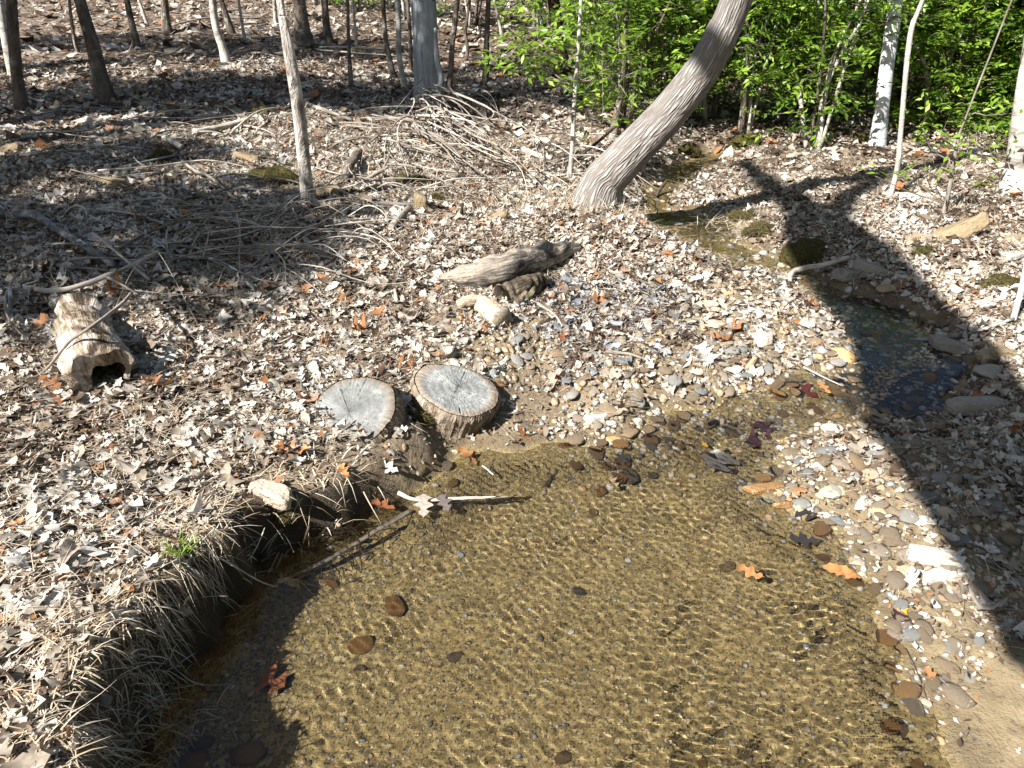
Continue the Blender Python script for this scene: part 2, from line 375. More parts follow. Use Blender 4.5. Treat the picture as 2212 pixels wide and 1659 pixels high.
M = {
    'ground': mat_ground(), 'water': mat_water(),
    'litter': mat_leaf('dry_leaves', LITTER_STOPS, .22),
    'straw': mat_leaf('dry_straw', [(0, (.16, .11, .065)), (.4, (.36, .28, .185)), (.75, (.55, .46, .34)), (1, (.68, .61, .5))], .25, .7, False),
    'green': mat_leaf('evergreen_leaves', [(0, (.04, .085, .012)), (.3, (.10, .19, .02)), (.7, (.19, .31, .03)), (1, (.31, .42, .055))], .45, .38, False, .45),
    'moss': mat_simple('moss', [(.3, (.028, .024, .010)), (.55, (.065, .055, .02)), (.75, (.115, .095, .035))], 60, .95, .05, 1.0, .02),
    'mossfuzz': mat_leaf('moss_fuzz', [(0, (.04, .033, .012)), (.5, (.09, .074, .026)), (1, (.2, .165, .08))], .3, .9, False),
    'lean': mat_leaning_bark(),
    'dead': mat_bark('silver_dead_wood', (.13, .13, .13), (.33, .34, .345), (.47, .48, .485), 26, 2.2, .8, .012, None, .42),
    'snag': mat_bark('pale_stripped_wood', (.06, .048, .04), (.46, .41, .36), (.64, .61, .57), 16, 5, 1.0, .014, None, .5),
    'brown': mat_bark('brown_bark', (.055, .042, .033), (.15, .12, .095), (.26, .22, .18), 16, 5, 1.0, .02, (.3, .3, .26)),
    'redbark': mat_bark('dark_reddish_bark', (.03, .019, .014), (.085, .05, .035), (.15, .1, .07), 18, 3, 1.0, .02),
    'pale': mat_bark('pale_smooth_bark', (.16, .14, .115), (.36, .33, .285), (.52, .49, .44), 5, 9, .5, .008, (.6, .6, .56), .46),
    'birch': mat_bark('white_bark', (.17, .17, .17), (.52, .53, .53), (.66, .67, .67), 4, 14, .5, .006, None, .44),
    'twig': mat_bark('grey_stick', (.08, .065, .052), (.24, .205, .17), (.40, .36, .31), 30, 6, .6, .006, None, .5),
    'paletwig': mat_bark('bleached_stick', (.15, .12, .095), (.40, .35, .29), (.55, .50, .44), 30, 6, .6, .006, None, .45),
    'darktwig': mat_bark('wet_dark_stick', (.02, .016, .012), (.06, .047, .034), (.14, .115, .085), 30, 6, .6, .006),
    'lichen': mat_bark('lichened_stick', (.07, .065, .06), (.2, .195, .185), (.34, .35, .35), 20, 9, .8, .01, (.5, .53, .52)),
    'cut': mat_cutface('weathered_cut_wood', .72), 'cutpale': mat_cutface('bleached_cut_wood', 1.05),
    'stumpbark': mat_bark('stump_bark', (.06, .044, .03), (.25, .195, .14), (.40, .34, .265), 20, 5, 1.0, .02, None, .47),
    'rotlog': mat_log('rotten_bleached_wood', (.04, .03, .022), (.24, .185, .13), (.5, .465, .42), .5, .62),
    'charlog': mat_log('charred_wood', (.014, .014, .015), (.08, .07, .06), (.38, .32, .25), .46, .6),
    'brownlog': mat_log('dark_mossy_bark', (.035, .027, .02), (.11, .085, .06), (.22, .18, .12), .45, .6),
    'cutlog': mat_log('pale_cut_wood', (.1, .07, .045), (.34, .27, .19), (.5, .43, .34), .40, .58),
    'rotdark': mat_simple('rotten_core', [(.3, (.02, .012, .007)), (.6, (.07, .04, .02)), (.8, (.2, .12, .06))], 30, .95, .05, 1.0, .02),
    'endgrain': mat_simple('weathered_end_grain', [(.3, (.1, .08, .055)), (.5, (.24, .2, .15)), (.7, (.36, .31, .24))], 70, .9, .1, .6, .006),
    'stone': mat_stone('creek_stone', [(0, (.24, .18, .115)), (.3, (.35, .28, .2)), (.5, (.43, .36, .28)), (.66, (.33, .23, .13)), (.8, (.25, .27, .27)), (1, (.47, .43, .37))]),
    'wetstone': mat_stone('wet_stone', [(0, (.12, .06, .02)), (.35, (.26, .13, .035)), (.6, (.17, .11, .055)), (.8, (.07, .065, .055)), (1, (.3, .19, .075))], True),
    'whitestone': mat_stone('white_stone', [(0, (.46, .41, .34)), (1, (.56, .52, .46))]),
    'slab': mat_stone('tan_slab', [(0, (.22, .165, .095)), (1, (.28, .215, .13))]),
    'greyslab': mat_stone('grey_slab', [(0, (.24, .225, .195)), (1, (.32, .295, .25))]),
    'gravel': mat_stone('gravel', [(0, (.07, .06, .05)), (.2, (.25, .19, .12)), (.45, (.37, .3, .22)), (.6, (.21, .235, .24)), (.75, (.40, .39, .365)), (.88, (.33, .19, .08)), (1, (.5, .46, .4))]),
}

# ------------------------------------------------------------------ object helpers
def tag(o, label=None, cat=None, group=None, kind=None):
    if label: o['label'] = label
    if cat: o['category'] = cat
    if group: o['group'] = group
    if kind: o['kind'] = kind
    return o
def link(name, me, parent=None, loc=None):
    o = bpy.data.objects.new(name, me); COL.objects.link(o)
    if parent is not None: o.parent = parent
    if loc is not None: o.location = loc
    return o
def empty(name, loc):
    o = bpy.data.objects.new(name, None); COL.objects.link(o); o.location = loc; o.empty_display_size = .1
    return o
def np_mesh(name, V, F, mat, smooth=True, attrs=None):
    """V (n,3); F (m,3) or (m,4) int array"""
    me = bpy.data.meshes.new(name)
    V = np.ascontiguousarray(V, dtype=np.float32); F = np.ascontiguousarray(F, dtype=np.int32)
    k = F.shape[1]
    me.vertices.add(len(V)); me.vertices.foreach_set('co', V.ravel())
    me.loops.add(F.size); me.loops.foreach_set('vertex_index', F.ravel())
    me.polygons.add(len(F)); me.polygons.foreach_set('loop_start', np.arange(0, F.size, k, dtype=np.int32))
    me.update(calc_edges=True)
    if smooth: me.polygons.foreach_set('use_smooth', np.ones(len(F), bool))
    for an, arr in (attrs or {}).items():
        if arr.ndim == 1:
            a = me.attributes.new(an, 'FLOAT', 'POINT'); a.data.foreach_set('value', np.ascontiguousarray(arr, np.float32))
        else:
            a = me.attributes.new(an, 'FLOAT_VECTOR', 'POINT'); a.data.foreach_set('vector', np.ascontiguousarray(arr, np.float32).ravel())
    me.materials.append(mat)
    return me
def receiver(o): o.cycles.is_caustics_receiver = True; return o

def catmull(P, n):
    P = np.asarray(P, float)
    if len(P) == 2: return P[0] + (P[1] - P[0]) * np.linspace(0, 1, n)[:, None]
    Q = np.vstack([2 * P[0] - P[1], P, 2 * P[-1] - P[-2]])
    ts = np.linspace(0, len(P) - 1 - 1e-9, n); i = ts.astype(int); u = (ts - i)[:, None]
    a, b, c, d = Q[i], Q[i + 1], Q[i + 2], Q[i + 3]
    return .5 * (2 * b + (c - a) * u + (2 * a - 5 * b + 4 * c - d) * u ** 2 + (3 * b - a - 3 * c + d) * u ** 3)
def tube(path, radii, sides=8, rings=None, lump=0.0, seed=0, cap=True, fine=0.0):
    """swept round; returns V, F(quads), tc (cos*r, sin*r, length)"""
    path = np.asarray(path, float); radii = np.asarray(radii, float)
    if rings:
        rr = np.interp(np.linspace(0, 1, rings), np.linspace(0, 1, len(radii)), radii)
        path = catmull(path, rings); radii = rr
    n = len(path)
    T = np.gradient(path, axis=0); T /= np.linalg.norm(T, axis=1, keepdims=True) + 1e-9
    ref = np.array([.13, .31, .94]) if abs(T[n // 2][2]) < .8 else np.array([.95, .23, .1])
    N = np.cross(T, ref); N /= np.linalg.norm(N, axis=1, keepdims=True)
    B = np.cross(T, N)
    s = np.concatenate([[0], np.cumsum(np.linalg.norm(np.diff(path, axis=0), axis=1))])
    th = np.linspace(0, 2 * math.pi, sides, endpoint=False)
    R = np.repeat(radii[:, None], sides, 1)
    if lump:
        r = np.random.default_rng(seed)
        for _ in range(7):
            k = r.integers(1, 5); q = r.uniform(1.5, 7) / max(s[-1], .3)
            R = R * (1 + lump * .4 * np.sin(k * th[None] + q * s[:, None] * 6.28 + r.uniform(0, 6.28)))
    if fine:
        r = np.random.default_rng(seed + 5)
        R = R * (1 + fine * r.normal(0, 1, R.shape))
    c, sn = np.cos(th), np.sin(th)
    V = path[:, None] + R[..., None] * (N[:, None] * c[None, :, None] + B[:, None] * sn[None, :, None])
    rm = radii.mean()
    tc = np.stack([np.repeat((rm * c)[None], n, 0), np.repeat((rm * sn)[None], n, 0), np.repeat(s[:, None], sides, 1)], -1)
    tc = tc + np.random.default_rng(seed + 9).uniform(0, 9, 3)
    idx = np.arange(n * sides).reshape(n, sides)
    F = np.stack([idx[:-1], np.roll(idx, -1, 1)[:-1], np.roll(idx, -1, 1)[1:], idx[1:]], -1).reshape(-1, 4)
    V = V.reshape(-1, 3); tc = tc.reshape(-1, 3)
    if cap:
        e0 = len(V); V = np.vstack([V, path[:1], path[-1:]]); tc = np.vstack([tc, tc[:1], tc[-1:]])
        a = idx[0]; b = idx[-1]
        F = np.vstack([F, np.stack([np.full(sides, e0), np.roll(a, -1), a, np.full(sides, e0)], -1)[:, [0, 1, 2, 2]], np.stack([np.full(sides, e0 + 1), b, np.roll(b, -1), np.roll(b, -1)], -1)])
        F = F.astype(int)
    return V, F, tc
def clean_quads(V, F, tc):
    """split quads whose last two corners coincide into triangles"""
    deg = F[:, 2] == F[:, 3]
    q = F[~deg]
    tri = np.vstack([q[:, [0, 1, 2]], q[:, [0, 2, 3]], F[deg][:, :3]])
    return V, tri, tc
def join(parts):
    Vs, Fs, Ts, o = [], [], [], 0
    for V, F, T in parts:
        Vs.append(V); Fs.append(F + o); Ts.append(T); o += len(V)
    return np.vstack(Vs), np.vstack(Fs), np.vstack(Ts)
def tube_mesh(name, mat, *a, **k):
    V, F, T = clean_quads(*tube(*a, **k))
    return np_mesh(name, V, F, mat, True, {'tc': T})
def join_mesh(name, mat, tubes):
    V, F, T = clean_quads(*join(tubes))
    return np_mesh(name, V, F, mat, True, {'tc': T})
# ================================================================== STRUCTURE: ground and water
def grid_faces(m):
    i = np.arange(m[0] * m[1]).reshape(m)
    return np.stack([i[:-1, :-1], i[1:, :-1], i[1:, 1:], i[:-1, 1:]], -1).reshape(-1, 4)
nz = (MX ** 2 + MY ** 2) < 30 ** 2
A_soil = np.where(nz, soil_mask(MX, MY), 0)
A_sand = np.where(nz, np.maximum(np.maximum(sand_mask(MX, MY), .8 * bar_mask(MX, MY)), sstep(.10, .03, SDW) * (1 - left_bank) * .8), 0)
A_bed = sstep(.02, -.03, SDW)
A_wet = np.maximum(sstep(.09, .01, SDW) * (1 - A_bed), 0)
A_soil = np.maximum(A_soil, left_bank * sstep(.16, .1, SDW))
A_undercut_shade = left_bank * sstep(.05, .03, SDW) * sstep(-.06, -.01, SDW)  # bank face that gets the painted undercut shade
REFLECT_DARK_PTS = [G(*p)[:2] for p in [(1860, 690), (1920, 720), (1960, 780), (1980, 840), (2020, 800), (1940, 860)]]
A_reflect_dark = np.where(nz, blob(MX, MY, REFLECT_DARK_PTS, .45), 0)
gv = np.stack([MX, MY, H], -1).reshape(-1, 3)
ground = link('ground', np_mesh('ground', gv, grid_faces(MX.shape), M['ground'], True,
              {'soil': A_soil.ravel(), 'sand': A_sand.ravel(), 'bed': A_bed.ravel(), 'wet': A_wet.ravel(), 'undercut_shade': A_undercut_shade.ravel(), 'reflect_dark': A_reflect_dark.ravel()}))
tag(ground, kind='structure'); receiver(ground)

wx = np.arange(-1.6, 4.2, .0088); wy = np.concatenate([np.arange(.4, 3.6, .0088), np.arange(3.6, 10.5, .013)])
WX, WY = np.meshgrid(wx, wy, indexing='ij')
wsd = bil(SD, WX, WY)
inflow = G(1700, 850)[:2]
rr = np.hypot(WX - inflow[0], WY - inflow[1])
def ripples():
    r = np.random.default_rng(3)
    z = np.zeros_like(WX)
    for i in range(26):                      # rings that spread from the inflow
        k = 2 * math.pi / r.uniform(.027, .055)
        ox, oy = inflow[0] + r.normal(0, .7), inflow[1] + r.normal(0, .45)
        z += np.sin(k * np.hypot(WX - ox, WY - oy) + r.uniform(0, 6.28)) * r.uniform(.4, 1)
    for i in range(22):
        th = r.normal(1.6, .95); k = 2 * math.pi / r.uniform(.027, .06)
        z += .8 * np.sin(k * (math.cos(th) * WX + math.sin(th) * WY) + r.uniform(0, 6.28)) * r.uniform(.4, 1)
    amp = .00012 * np.interp(WX, [-1, .2, .9, 1.6], [.5, .7, 1.0, 1.0]) * np.clip(1 + .5 * waves(WX, WY, .8, 8, 44), .25, 2) * np.interp(WY, [0, 3.0, 3.5, 12], [1.0, .9, 1.5, 1.2]) * sstep(0, .3, -wsd + .06)
    return z * amp
wdep = zwater(WY) - hz(WX, WY)
keep = (wsd < .08) & (wdep > .0105)
ok = keep[:-1, :-1] & keep[1:, :-1] & keep[1:, 1:] & keep[:-1, 1:]
wv = np.stack([WX, WY, zwater(WY) + ripples()], -1).reshape(-1, 3)
wf = grid_faces(WX.shape)[ok.ravel()]
used = np.unique(wf); remap = np.zeros(len(wv), int); remap[used] = np.arange(len(used))
water = link('water', np_mesh('water', wv[used], remap[wf], M['water']))
tag(water, kind='structure'); water.cycles.is_caustics_caster = True

# ================================================================== leaf templates and scattering
def leaf_template(kind, n, r):
    """leaf along +Y, unit length; three vertices per cross-section; V, F(tris)"""
    t = np.linspace(0, 1, n + 1)
    if kind == 'oak': w = .30 * np.sin(np.pi * t) ** .65 * (.62 + .38 * np.cos(2 * np.pi * 3.0 * t + 2.6)) * (.55 + .6 * t) * 1.35
    elif kind == 'maple': w = .46 * np.sin(np.pi * t) ** .6 * (.55 + .45 * np.cos(2 * np.pi * 2.2 * t + 3.3)) * 1.3
    elif kind == 'torn': w = .30 * np.sin(np.pi * t) ** .4 * r.uniform(.35, 1.1, n + 1)
    else: w = .23 * np.sin(np.pi * t) ** .75
    wl = w * r.uniform(.8, 1.15, n + 1); wr = w * r.uniform(.8, 1.15, n + 1)
    cup = r.uniform(-1.0, 2.4); bend = r.uniform(-.5, .9); roll = r.uniform(-.8, .8); wav = r.uniform(.015, .06)
    V = [(0, -.5, bend * .25)]
    for i in range(1, n):
        y = t[i] - .5; zb = bend * y * y
        V += [(-wl[i], y, zb + cup * wl[i] ** 2 + roll * y * wl[i] + r.normal(0, wav)), (r.normal(0, .02), y, zb), (wr[i], y, zb + cup * wr[i] ** 2 - roll * y * wr[i] + r.normal(0, wav))]
    V.append((0, .5, bend * .25)); last = len(V) - 1
    F = [(0, 2, 1), (0, 3, 2)]
    for i in range(n - 2):
        a = 1 + 3 * i; b = a + 3
        F += [(a, a + 1, b + 1), (a, b + 1, b), (a + 1, a + 2, b + 2), (a + 1, b + 2, b + 1)]
    a = last - 3
    F += [(a, a + 1, last), (a + 1, a + 2, last)]
    return np.array(V), np.array(F)
def tmpl_set(n, seed, count=10, kinds=('oak', 'oak', 'oval', 'maple', 'torn')):
    r = np.random.default_rng(seed)
    return [leaf_template(kinds[i % len(kinds)], n, r) for i in range(count)]
def frames(nrm, heading):
    """rotation matrices with local z = nrm and local y along heading"""
    y = np.stack([np.cos(heading), np.sin(heading), np.zeros_like(heading)], -1)
    x = np.cross(y, nrm); x /= np.linalg.norm(x, axis=-1, keepdims=True) + 1e-9
    y = np.cross(nrm, x)
    return np.stack([x, y, nrm], -1)
def scatter(name, P, N, size, tint, tmpls, mat, smooth=True):
    Vs, Fs, As, o = [], [], [], 0
    which = RNG.integers(0, len(tmpls), len(P))
    R = frames(N, RNG.uniform(0, 2 * math.pi, len(P)))
    for k, (TV, TF) in enumerate(tmpls):
        s = np.where(which == k)[0]
        if not len(s): continue
        V = np.einsum('nij,mj->nmi', R[s], TV) * size[s][:, None, None] + P[s][:, None]
        Fk = TF[None] + (np.arange(len(s)) * len(TV))[:, None, None] + o
        Vs.append(V.reshape(-1, 3)); Fs.append(Fk.reshape(-1, TF.shape[1])); As.append(np.repeat(tint[s], len(TV)))
        o += len(s) * len(TV)
    return np_mesh(name, np.vstack(Vs), np.vstack(Fs), mat, smooth, {'tint': np.concatenate(As)})
def sector(n, r0, r1, half=50):
    a = np.radians(RNG.uniform(-half, half, n)); r = np.sqrt(RNG.uniform(r0 * r0, r1 * r1, n))
    return r * np.sin(a), r * np.cos(a)
def litter_prob(x, y):
    s = sdw(x, y)
    p = (s > .015) * (1 - .93 * soil_mask(x, y)) * (1 - .74 * bar_mask(x, y)) * (1 - .9 * sand_mask(x, y))
    p = p * (.35 + .65 * sstep(.02, .2, s))
    return p
def tilt(n, amt): 
    q = n + RNG.normal(0, 1, n.shape) * amt
    return q / np.linalg.norm(q, axis=-1, keepdims=True)
ASH_PTS = [G(*p)[:2] for p in [(1260, 650), (1330, 690), (1400, 720), (1360, 650), (1450, 700), (1300, 740), (1250, 700)]]
STUMPC = [G(755, 930)[:2], G(990, 870)[:2]]
def scatter_litter(count, r0, r1, smin, smax, lift, tilt_amt, n, seed):
    x, y = sector(count, r0, r1)
    p = litter_prob(x, y)
    k = RNG.uniform(0, 1, count) < p
    x, y = x[k], y[k]
    z = hz(x, y) + RNG.uniform(0, 1, len(x)) ** 1.5 * lift
    tint = np.clip(RNG.beta(1.35, 1.15, len(x)) * .95 + .0, 0, 1)
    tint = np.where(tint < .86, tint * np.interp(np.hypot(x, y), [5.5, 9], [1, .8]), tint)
    patch = .14 * waves(x, y, 1.1, 8, 77)
    ash = (RNG.uniform(0, 1, len(x)) < .7 * blob(x, y, ASH_PTS, .42)); tint = np.where(ash, RNG.choice([.02, .1, .97, .98, 1.0], len(x)), tint)
    tint = np.clip(np.where(tint < .86, np.clip(tint + patch + .04, 0, .86), tint), 0, 1)
    size = RNG.uniform(smin, smax, len(x)) * RNG.choice([.45, .75, 1, 1.55], len(x), p=[.3, .3, .25, .15])
    return np.stack([x, y, z], -1), tilt(normals(x, y), tilt_amt), size, tint, tmpl_set(n, seed, 14)
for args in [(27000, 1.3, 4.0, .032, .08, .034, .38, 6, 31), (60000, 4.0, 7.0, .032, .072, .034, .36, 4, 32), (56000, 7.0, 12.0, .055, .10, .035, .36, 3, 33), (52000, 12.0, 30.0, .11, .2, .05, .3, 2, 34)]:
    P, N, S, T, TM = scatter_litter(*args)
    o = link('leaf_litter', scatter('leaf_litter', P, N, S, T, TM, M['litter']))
    tag(o, 'thick layer of dry brown and bleached leaves covering the forest floor', 'leaf litter', kind='stuff')

# crumbled leaf fragments filling the gaps
def crumbs(count, r0, r1, smin, smax):
    x, y = sector(count, r0, r1, 46); p = np.maximum(litter_prob(x, y), .35 * soil_mask(x, y) * (sdw(x, y) > .02)); p = np.maximum(p, .6 * np.maximum(bar_mask(x, y), sand_mask(x, y)) * (sdw(x, y) > .01))
    k = RNG.uniform(0, 1, count) < p; x, y = x[k], y[k]; n = len(x)
    t_ = np.clip(RNG.beta(1.1, 1.3, n) * .86, 0, .86); t_ = np.where(RNG.uniform(0, 1, n) < .06, .93, t_)
    return np.stack([x, y, hz(x, y) + RNG.uniform(.002, .03, n)], -1), tilt(normals(x, y), .6), RNG.uniform(smin, smax, n), t_
cr = [np.concatenate(q) for q in zip(crumbs(34000, 1.3, 4.2, .010, .032), crumbs(40000, 4.2, 8.0, .018, .045))]
o = link('leaf_crumbs', scatter('leaf_crumbs', *cr, tmpl_set(3, 41, 12, ('torn', 'torn', 'oval')), M['litter']))
tag(o, 'crumbled bits of dry leaf scattered between the whole leaves', 'leaf crumbs', kind='stuff')

# straw and bits of grass lying in the litter
def strips(name, P, H2, L, W, rise, droop, tint, mat):
    """curved blades: root P, horizontal heading angle H2"""
    u = np.array([0, .34, .67, 1.0])
    hd = np.stack([np.cos(H2), np.sin(H2), np.zeros_like(H2)], -1); sd = np.stack([-np.sin(H2), np.cos(H2), np.zeros_like(H2)], -1)
    bendy = RNG.normal(0, .18, len(P))
    C = P[:, None] + hd[:, None] * (L[:, None] * u)[..., None] + sd[:, None] * (bendy * L)[:, None, None] * (u ** 2)[None, :, None]
    C[..., 2] += L[:, None] * (rise[:, None] * u - droop[:, None] * u ** 2)
    w = W[:, None] * np.array([1, .9, .7, .15])
    V = np.stack([C - sd[:, None] * w[..., None], C + sd[:, None] * w[..., None]], 2).reshape(len(P), 8, 3)
    TF = np.array([(0, 1, 3), (0, 3, 2), (2, 3, 5), (2, 5, 4), (4, 5, 7), (4, 7, 6)])
    F = (TF[None] + (np.arange(len(P)) * 8)[:, None, None]).reshape(-1, 3)
    return np_mesh(name, V.reshape(-1, 3), F, mat, True, {'tint': np.repeat(tint, 8)})
def flat_straw(count, r0, r1, lmin, lmax, w):
    x, y = sector(count, r0, r1, 48); k = RNG.uniform(0, 1, count) < litter_prob(x, y); x, y = x[k], y[k]; n = len(x)
    P = np.stack([x, y, hz(x, y) + RNG.uniform(.006, .035, n)], -1)
    return P, RNG.uniform(0, 6.28, n), RNG.uniform(lmin, lmax, n), np.full(n, w), RNG.normal(.02, .12, n), RNG.uniform(-.05, .15, n), RNG.beta(1.6, 1.3, n)
a = flat_straw(24000, 1.3, 4.2, .03, .15, .0011); b = flat_straw(34000, 4.2, 8.5, .05, .24, .0018)
o = link('straw_litter', strips('straw_litter', *[np.concatenate(q) for q in zip(a, b)], M['straw']))
tag(o, 'loose pale straw and grass stems strewn through the leaf litter', 'straw', kind='stuff')

# ================================================================== TREES
def plane_pt(px, py, base, b):
    d = ray(px, py)
    t = (base[1] + b * (CAMZ - base[2])) / (d[1] - b * d[2])
    return d * t + np.array([0, 0, CAMZ]), t
def limbs(tr, ra, zmin, seed, n=10, reach=2.2):
    """bare limbs with side branches, from the upper trunk"""
    r = np.random.default_rng(seed); out = []
    zs = tr[:, 2]
    cand = np.where(zs > zmin)[0]
    if len(cand) < 4: return out
    for k in range(n):
        i = cand[int(len(cand) * (k + .5) / n)]
        p = tr[i]; az = r.uniform(0, 6.28); up = r.uniform(.35, 1.1); L = reach * r.uniform(.5, 1.1)
        d = np.array([math.cos(az), math.sin(az), up]); d /= np.linalg.norm(d)
        q = np.array([p, p + d * L * .5 + r.normal(0, .08, 3), p + d * L + np.array([0, 0, .2 * L])])
        r0 = ra[i] * .42
        out.append(tube(q, [r0, r0 * .25], 5, 6, seed=int(r.integers(1e6)), cap=False))
        for j in range(3):
            f = r.uniform(.35, .9); s = q[0] + (q[2] - q[0]) * f
            e = s + (d + r.normal(0, .6, 3)) * L * .45
            out.append(tube([s, (s + e) / 2 + r.normal(0, .05, 3), e], [r0 * .35, r0 * .1], 4, 4, seed=int(r.integers(1e6)), cap=False))
    return out
def tree(name, label, px, mat, top=9.0, b=0.0, sides=14, rings=44, lump=.08, flare=1.45, crown=True, group=None, cat='tree', zmin=2.6, fine=0.0):
    base = G(px[0][0], px[0][1])
    pts, rad = [base - np.array([0, 0, .12])], []
    d0 = (base[1] * CP - (base[2] - CAMZ) * SP)
    rad.append(px[0][2] / 2 / FPX * d0 * flare)
    for q in px[1:]:
        p, t = plane_pt(q[0], q[1], base, b)
        pts.append(p); rad.append(q[2] / 2 / FPX * t)
    d = pts[-1] - pts[-2]; d /= np.linalg.norm(d)
    z = pts[-1][2]; r0 = rad[-1]; i = 0
    while z < top:
        d = d * .93 + np.array([random.uniform(-.05, .05), random.uniform(-.05, .05), .12]); d /= np.linalg.norm(d)
        pts.append(pts[-1] + d * 1.3); z = pts[-1][2]; i += 1
        rad.append(max(r0 * (1 - (z - 1.5) / (top + .6)), r0 * .12))
    root = empty(name, base)
    tag(root, label, cat, group)
    pts = np.array(pts) - base
    # denser rings low down, where the picture looks
    s = np.concatenate([[0], np.cumsum(np.linalg.norm(np.diff(pts, axis=0), axis=1))])
    pr = catmull(pts, len(pts) * 8)
    ri = np.interp(np.linspace(0, len(pts) - 1, len(pr)), np.arange(len(rad)), rad)
    sd = random.randrange(10 ** 6)
    link('trunk', tube_mesh('trunk', mat, pr, ri, sides, None, lump, sd, fine=fine), root)
    if crown:
        L = limbs(pr, ri, zmin - base[2], sd, n=9)
        if L: link('crown', join_mesh('crown', mat, L), root)
    return root, pr + base, ri

# the big leaning tree
tree('leaning_tree', 'large grey tree with furrowed bark leaning over the creek', [(1284, 440, 100), (1304, 398, 90), (1328, 368, 84), (1372, 320, 80), (1428, 262, 78), (1478, 203, 77), (1520, 145, 76), (1560, 70, 72), (1592, -5, 68)],
     M['lean'], 11, -.16, 40, 0, .045, 1.2, fine=.004)
lb = G(1283, 432)
# dead tree with loose strip
dt, dpath, drad = tree('dead_tree', 'thick barkless silver grey dead tree on the hillside', [(931, 222, 68), (925, 170, 60), (920, 90, 57), (914, 0, 55), (912, -30, 54)], M['dead'], 7, 0, 28, 0, .05, 1.12, crown=True)
p0 = G(955, 236); q = [p0, plane_pt(948, 200, p0, 0)[0], plane_pt(953, 165, p0, 0)[0], plane_pt(944, 130, p0, 0)[0], plane_pt(940, 60, p0, 0)[0]]
link('bark_strip', tube_mesh('bark_strip', M['dead'], np.array(q) - np.array(dt.location), [.05, .04, .035, .03, .015], 7, 24, .2, 8), dt)
# pale snag
tree('snag', 'thin bleached snag with peeling dark fissures in the sunlit clearing', [(664, 442, 32), (660, 380, 29), (650, 290, 27), (636, 190, 25), (622, 95, 22), (612, 40, 17), (604, -20, 16)], M['snag'], 4.5, 0, 16, 0, .14, 1.1, crown=True)
# birch pair and others on the right
tree('birch_tree', 'white smooth-barked tree rising in front of the green thicket', [(1897, 316, 34), (1904, 240, 29), (1916, 140, 28), (1928, 60, 28), (1937, -15, 27)], M['birch'], 10, 0, 18, 0, .04, 1.25)
tree('birch_tree', 'slimmer white tree close behind the larger white-barked one', [(1893, 285, 12), (1904, 205, 12), (1912, 120, 11), (1922, 30, 10), (1925, -15, 9)], M['birch'], 7, 0, 10, 0, .05, 1.2)
tree('slender_tree', 'slender crooked grey tree between the white tree and the mossy slab', [(1921, 428, 11), (1937, 370, 11), (1946, 280, 10), (1954, 190, 10), (1962, 110, 11), (1972, 52, 11), (1996, -10, 9)], M['pale'], 6, 0, 10, 0, .06, 1.15)
tree('dark_tree', 'dark trunk in shade close behind the white-barked tree', [(1940, 250, 20), (1948, 150, 18), (1954, 60, 17), (1958, -10, 16)], M['redbark'], 9, 0, 12)
tree('grey_tree', 'thick pale grey trunk with flaring root at the right edge', [(2192, 412, 52), (2196, 360, 42), (2206, 280, 40), (2218, 190, 38), (2234, 80, 36), (2244, -10, 34)], M['pale'], 10, 0, 22, 0, .07, 1.5)
tree('dark_tree', 'dark reddish trunk standing in shade behind the holly sapling', [(1219, 165, 32), (1210, 110, 30), (1200, 50, 28), (1195, -15, 27)], M['redbark'], 9, 0, 14)
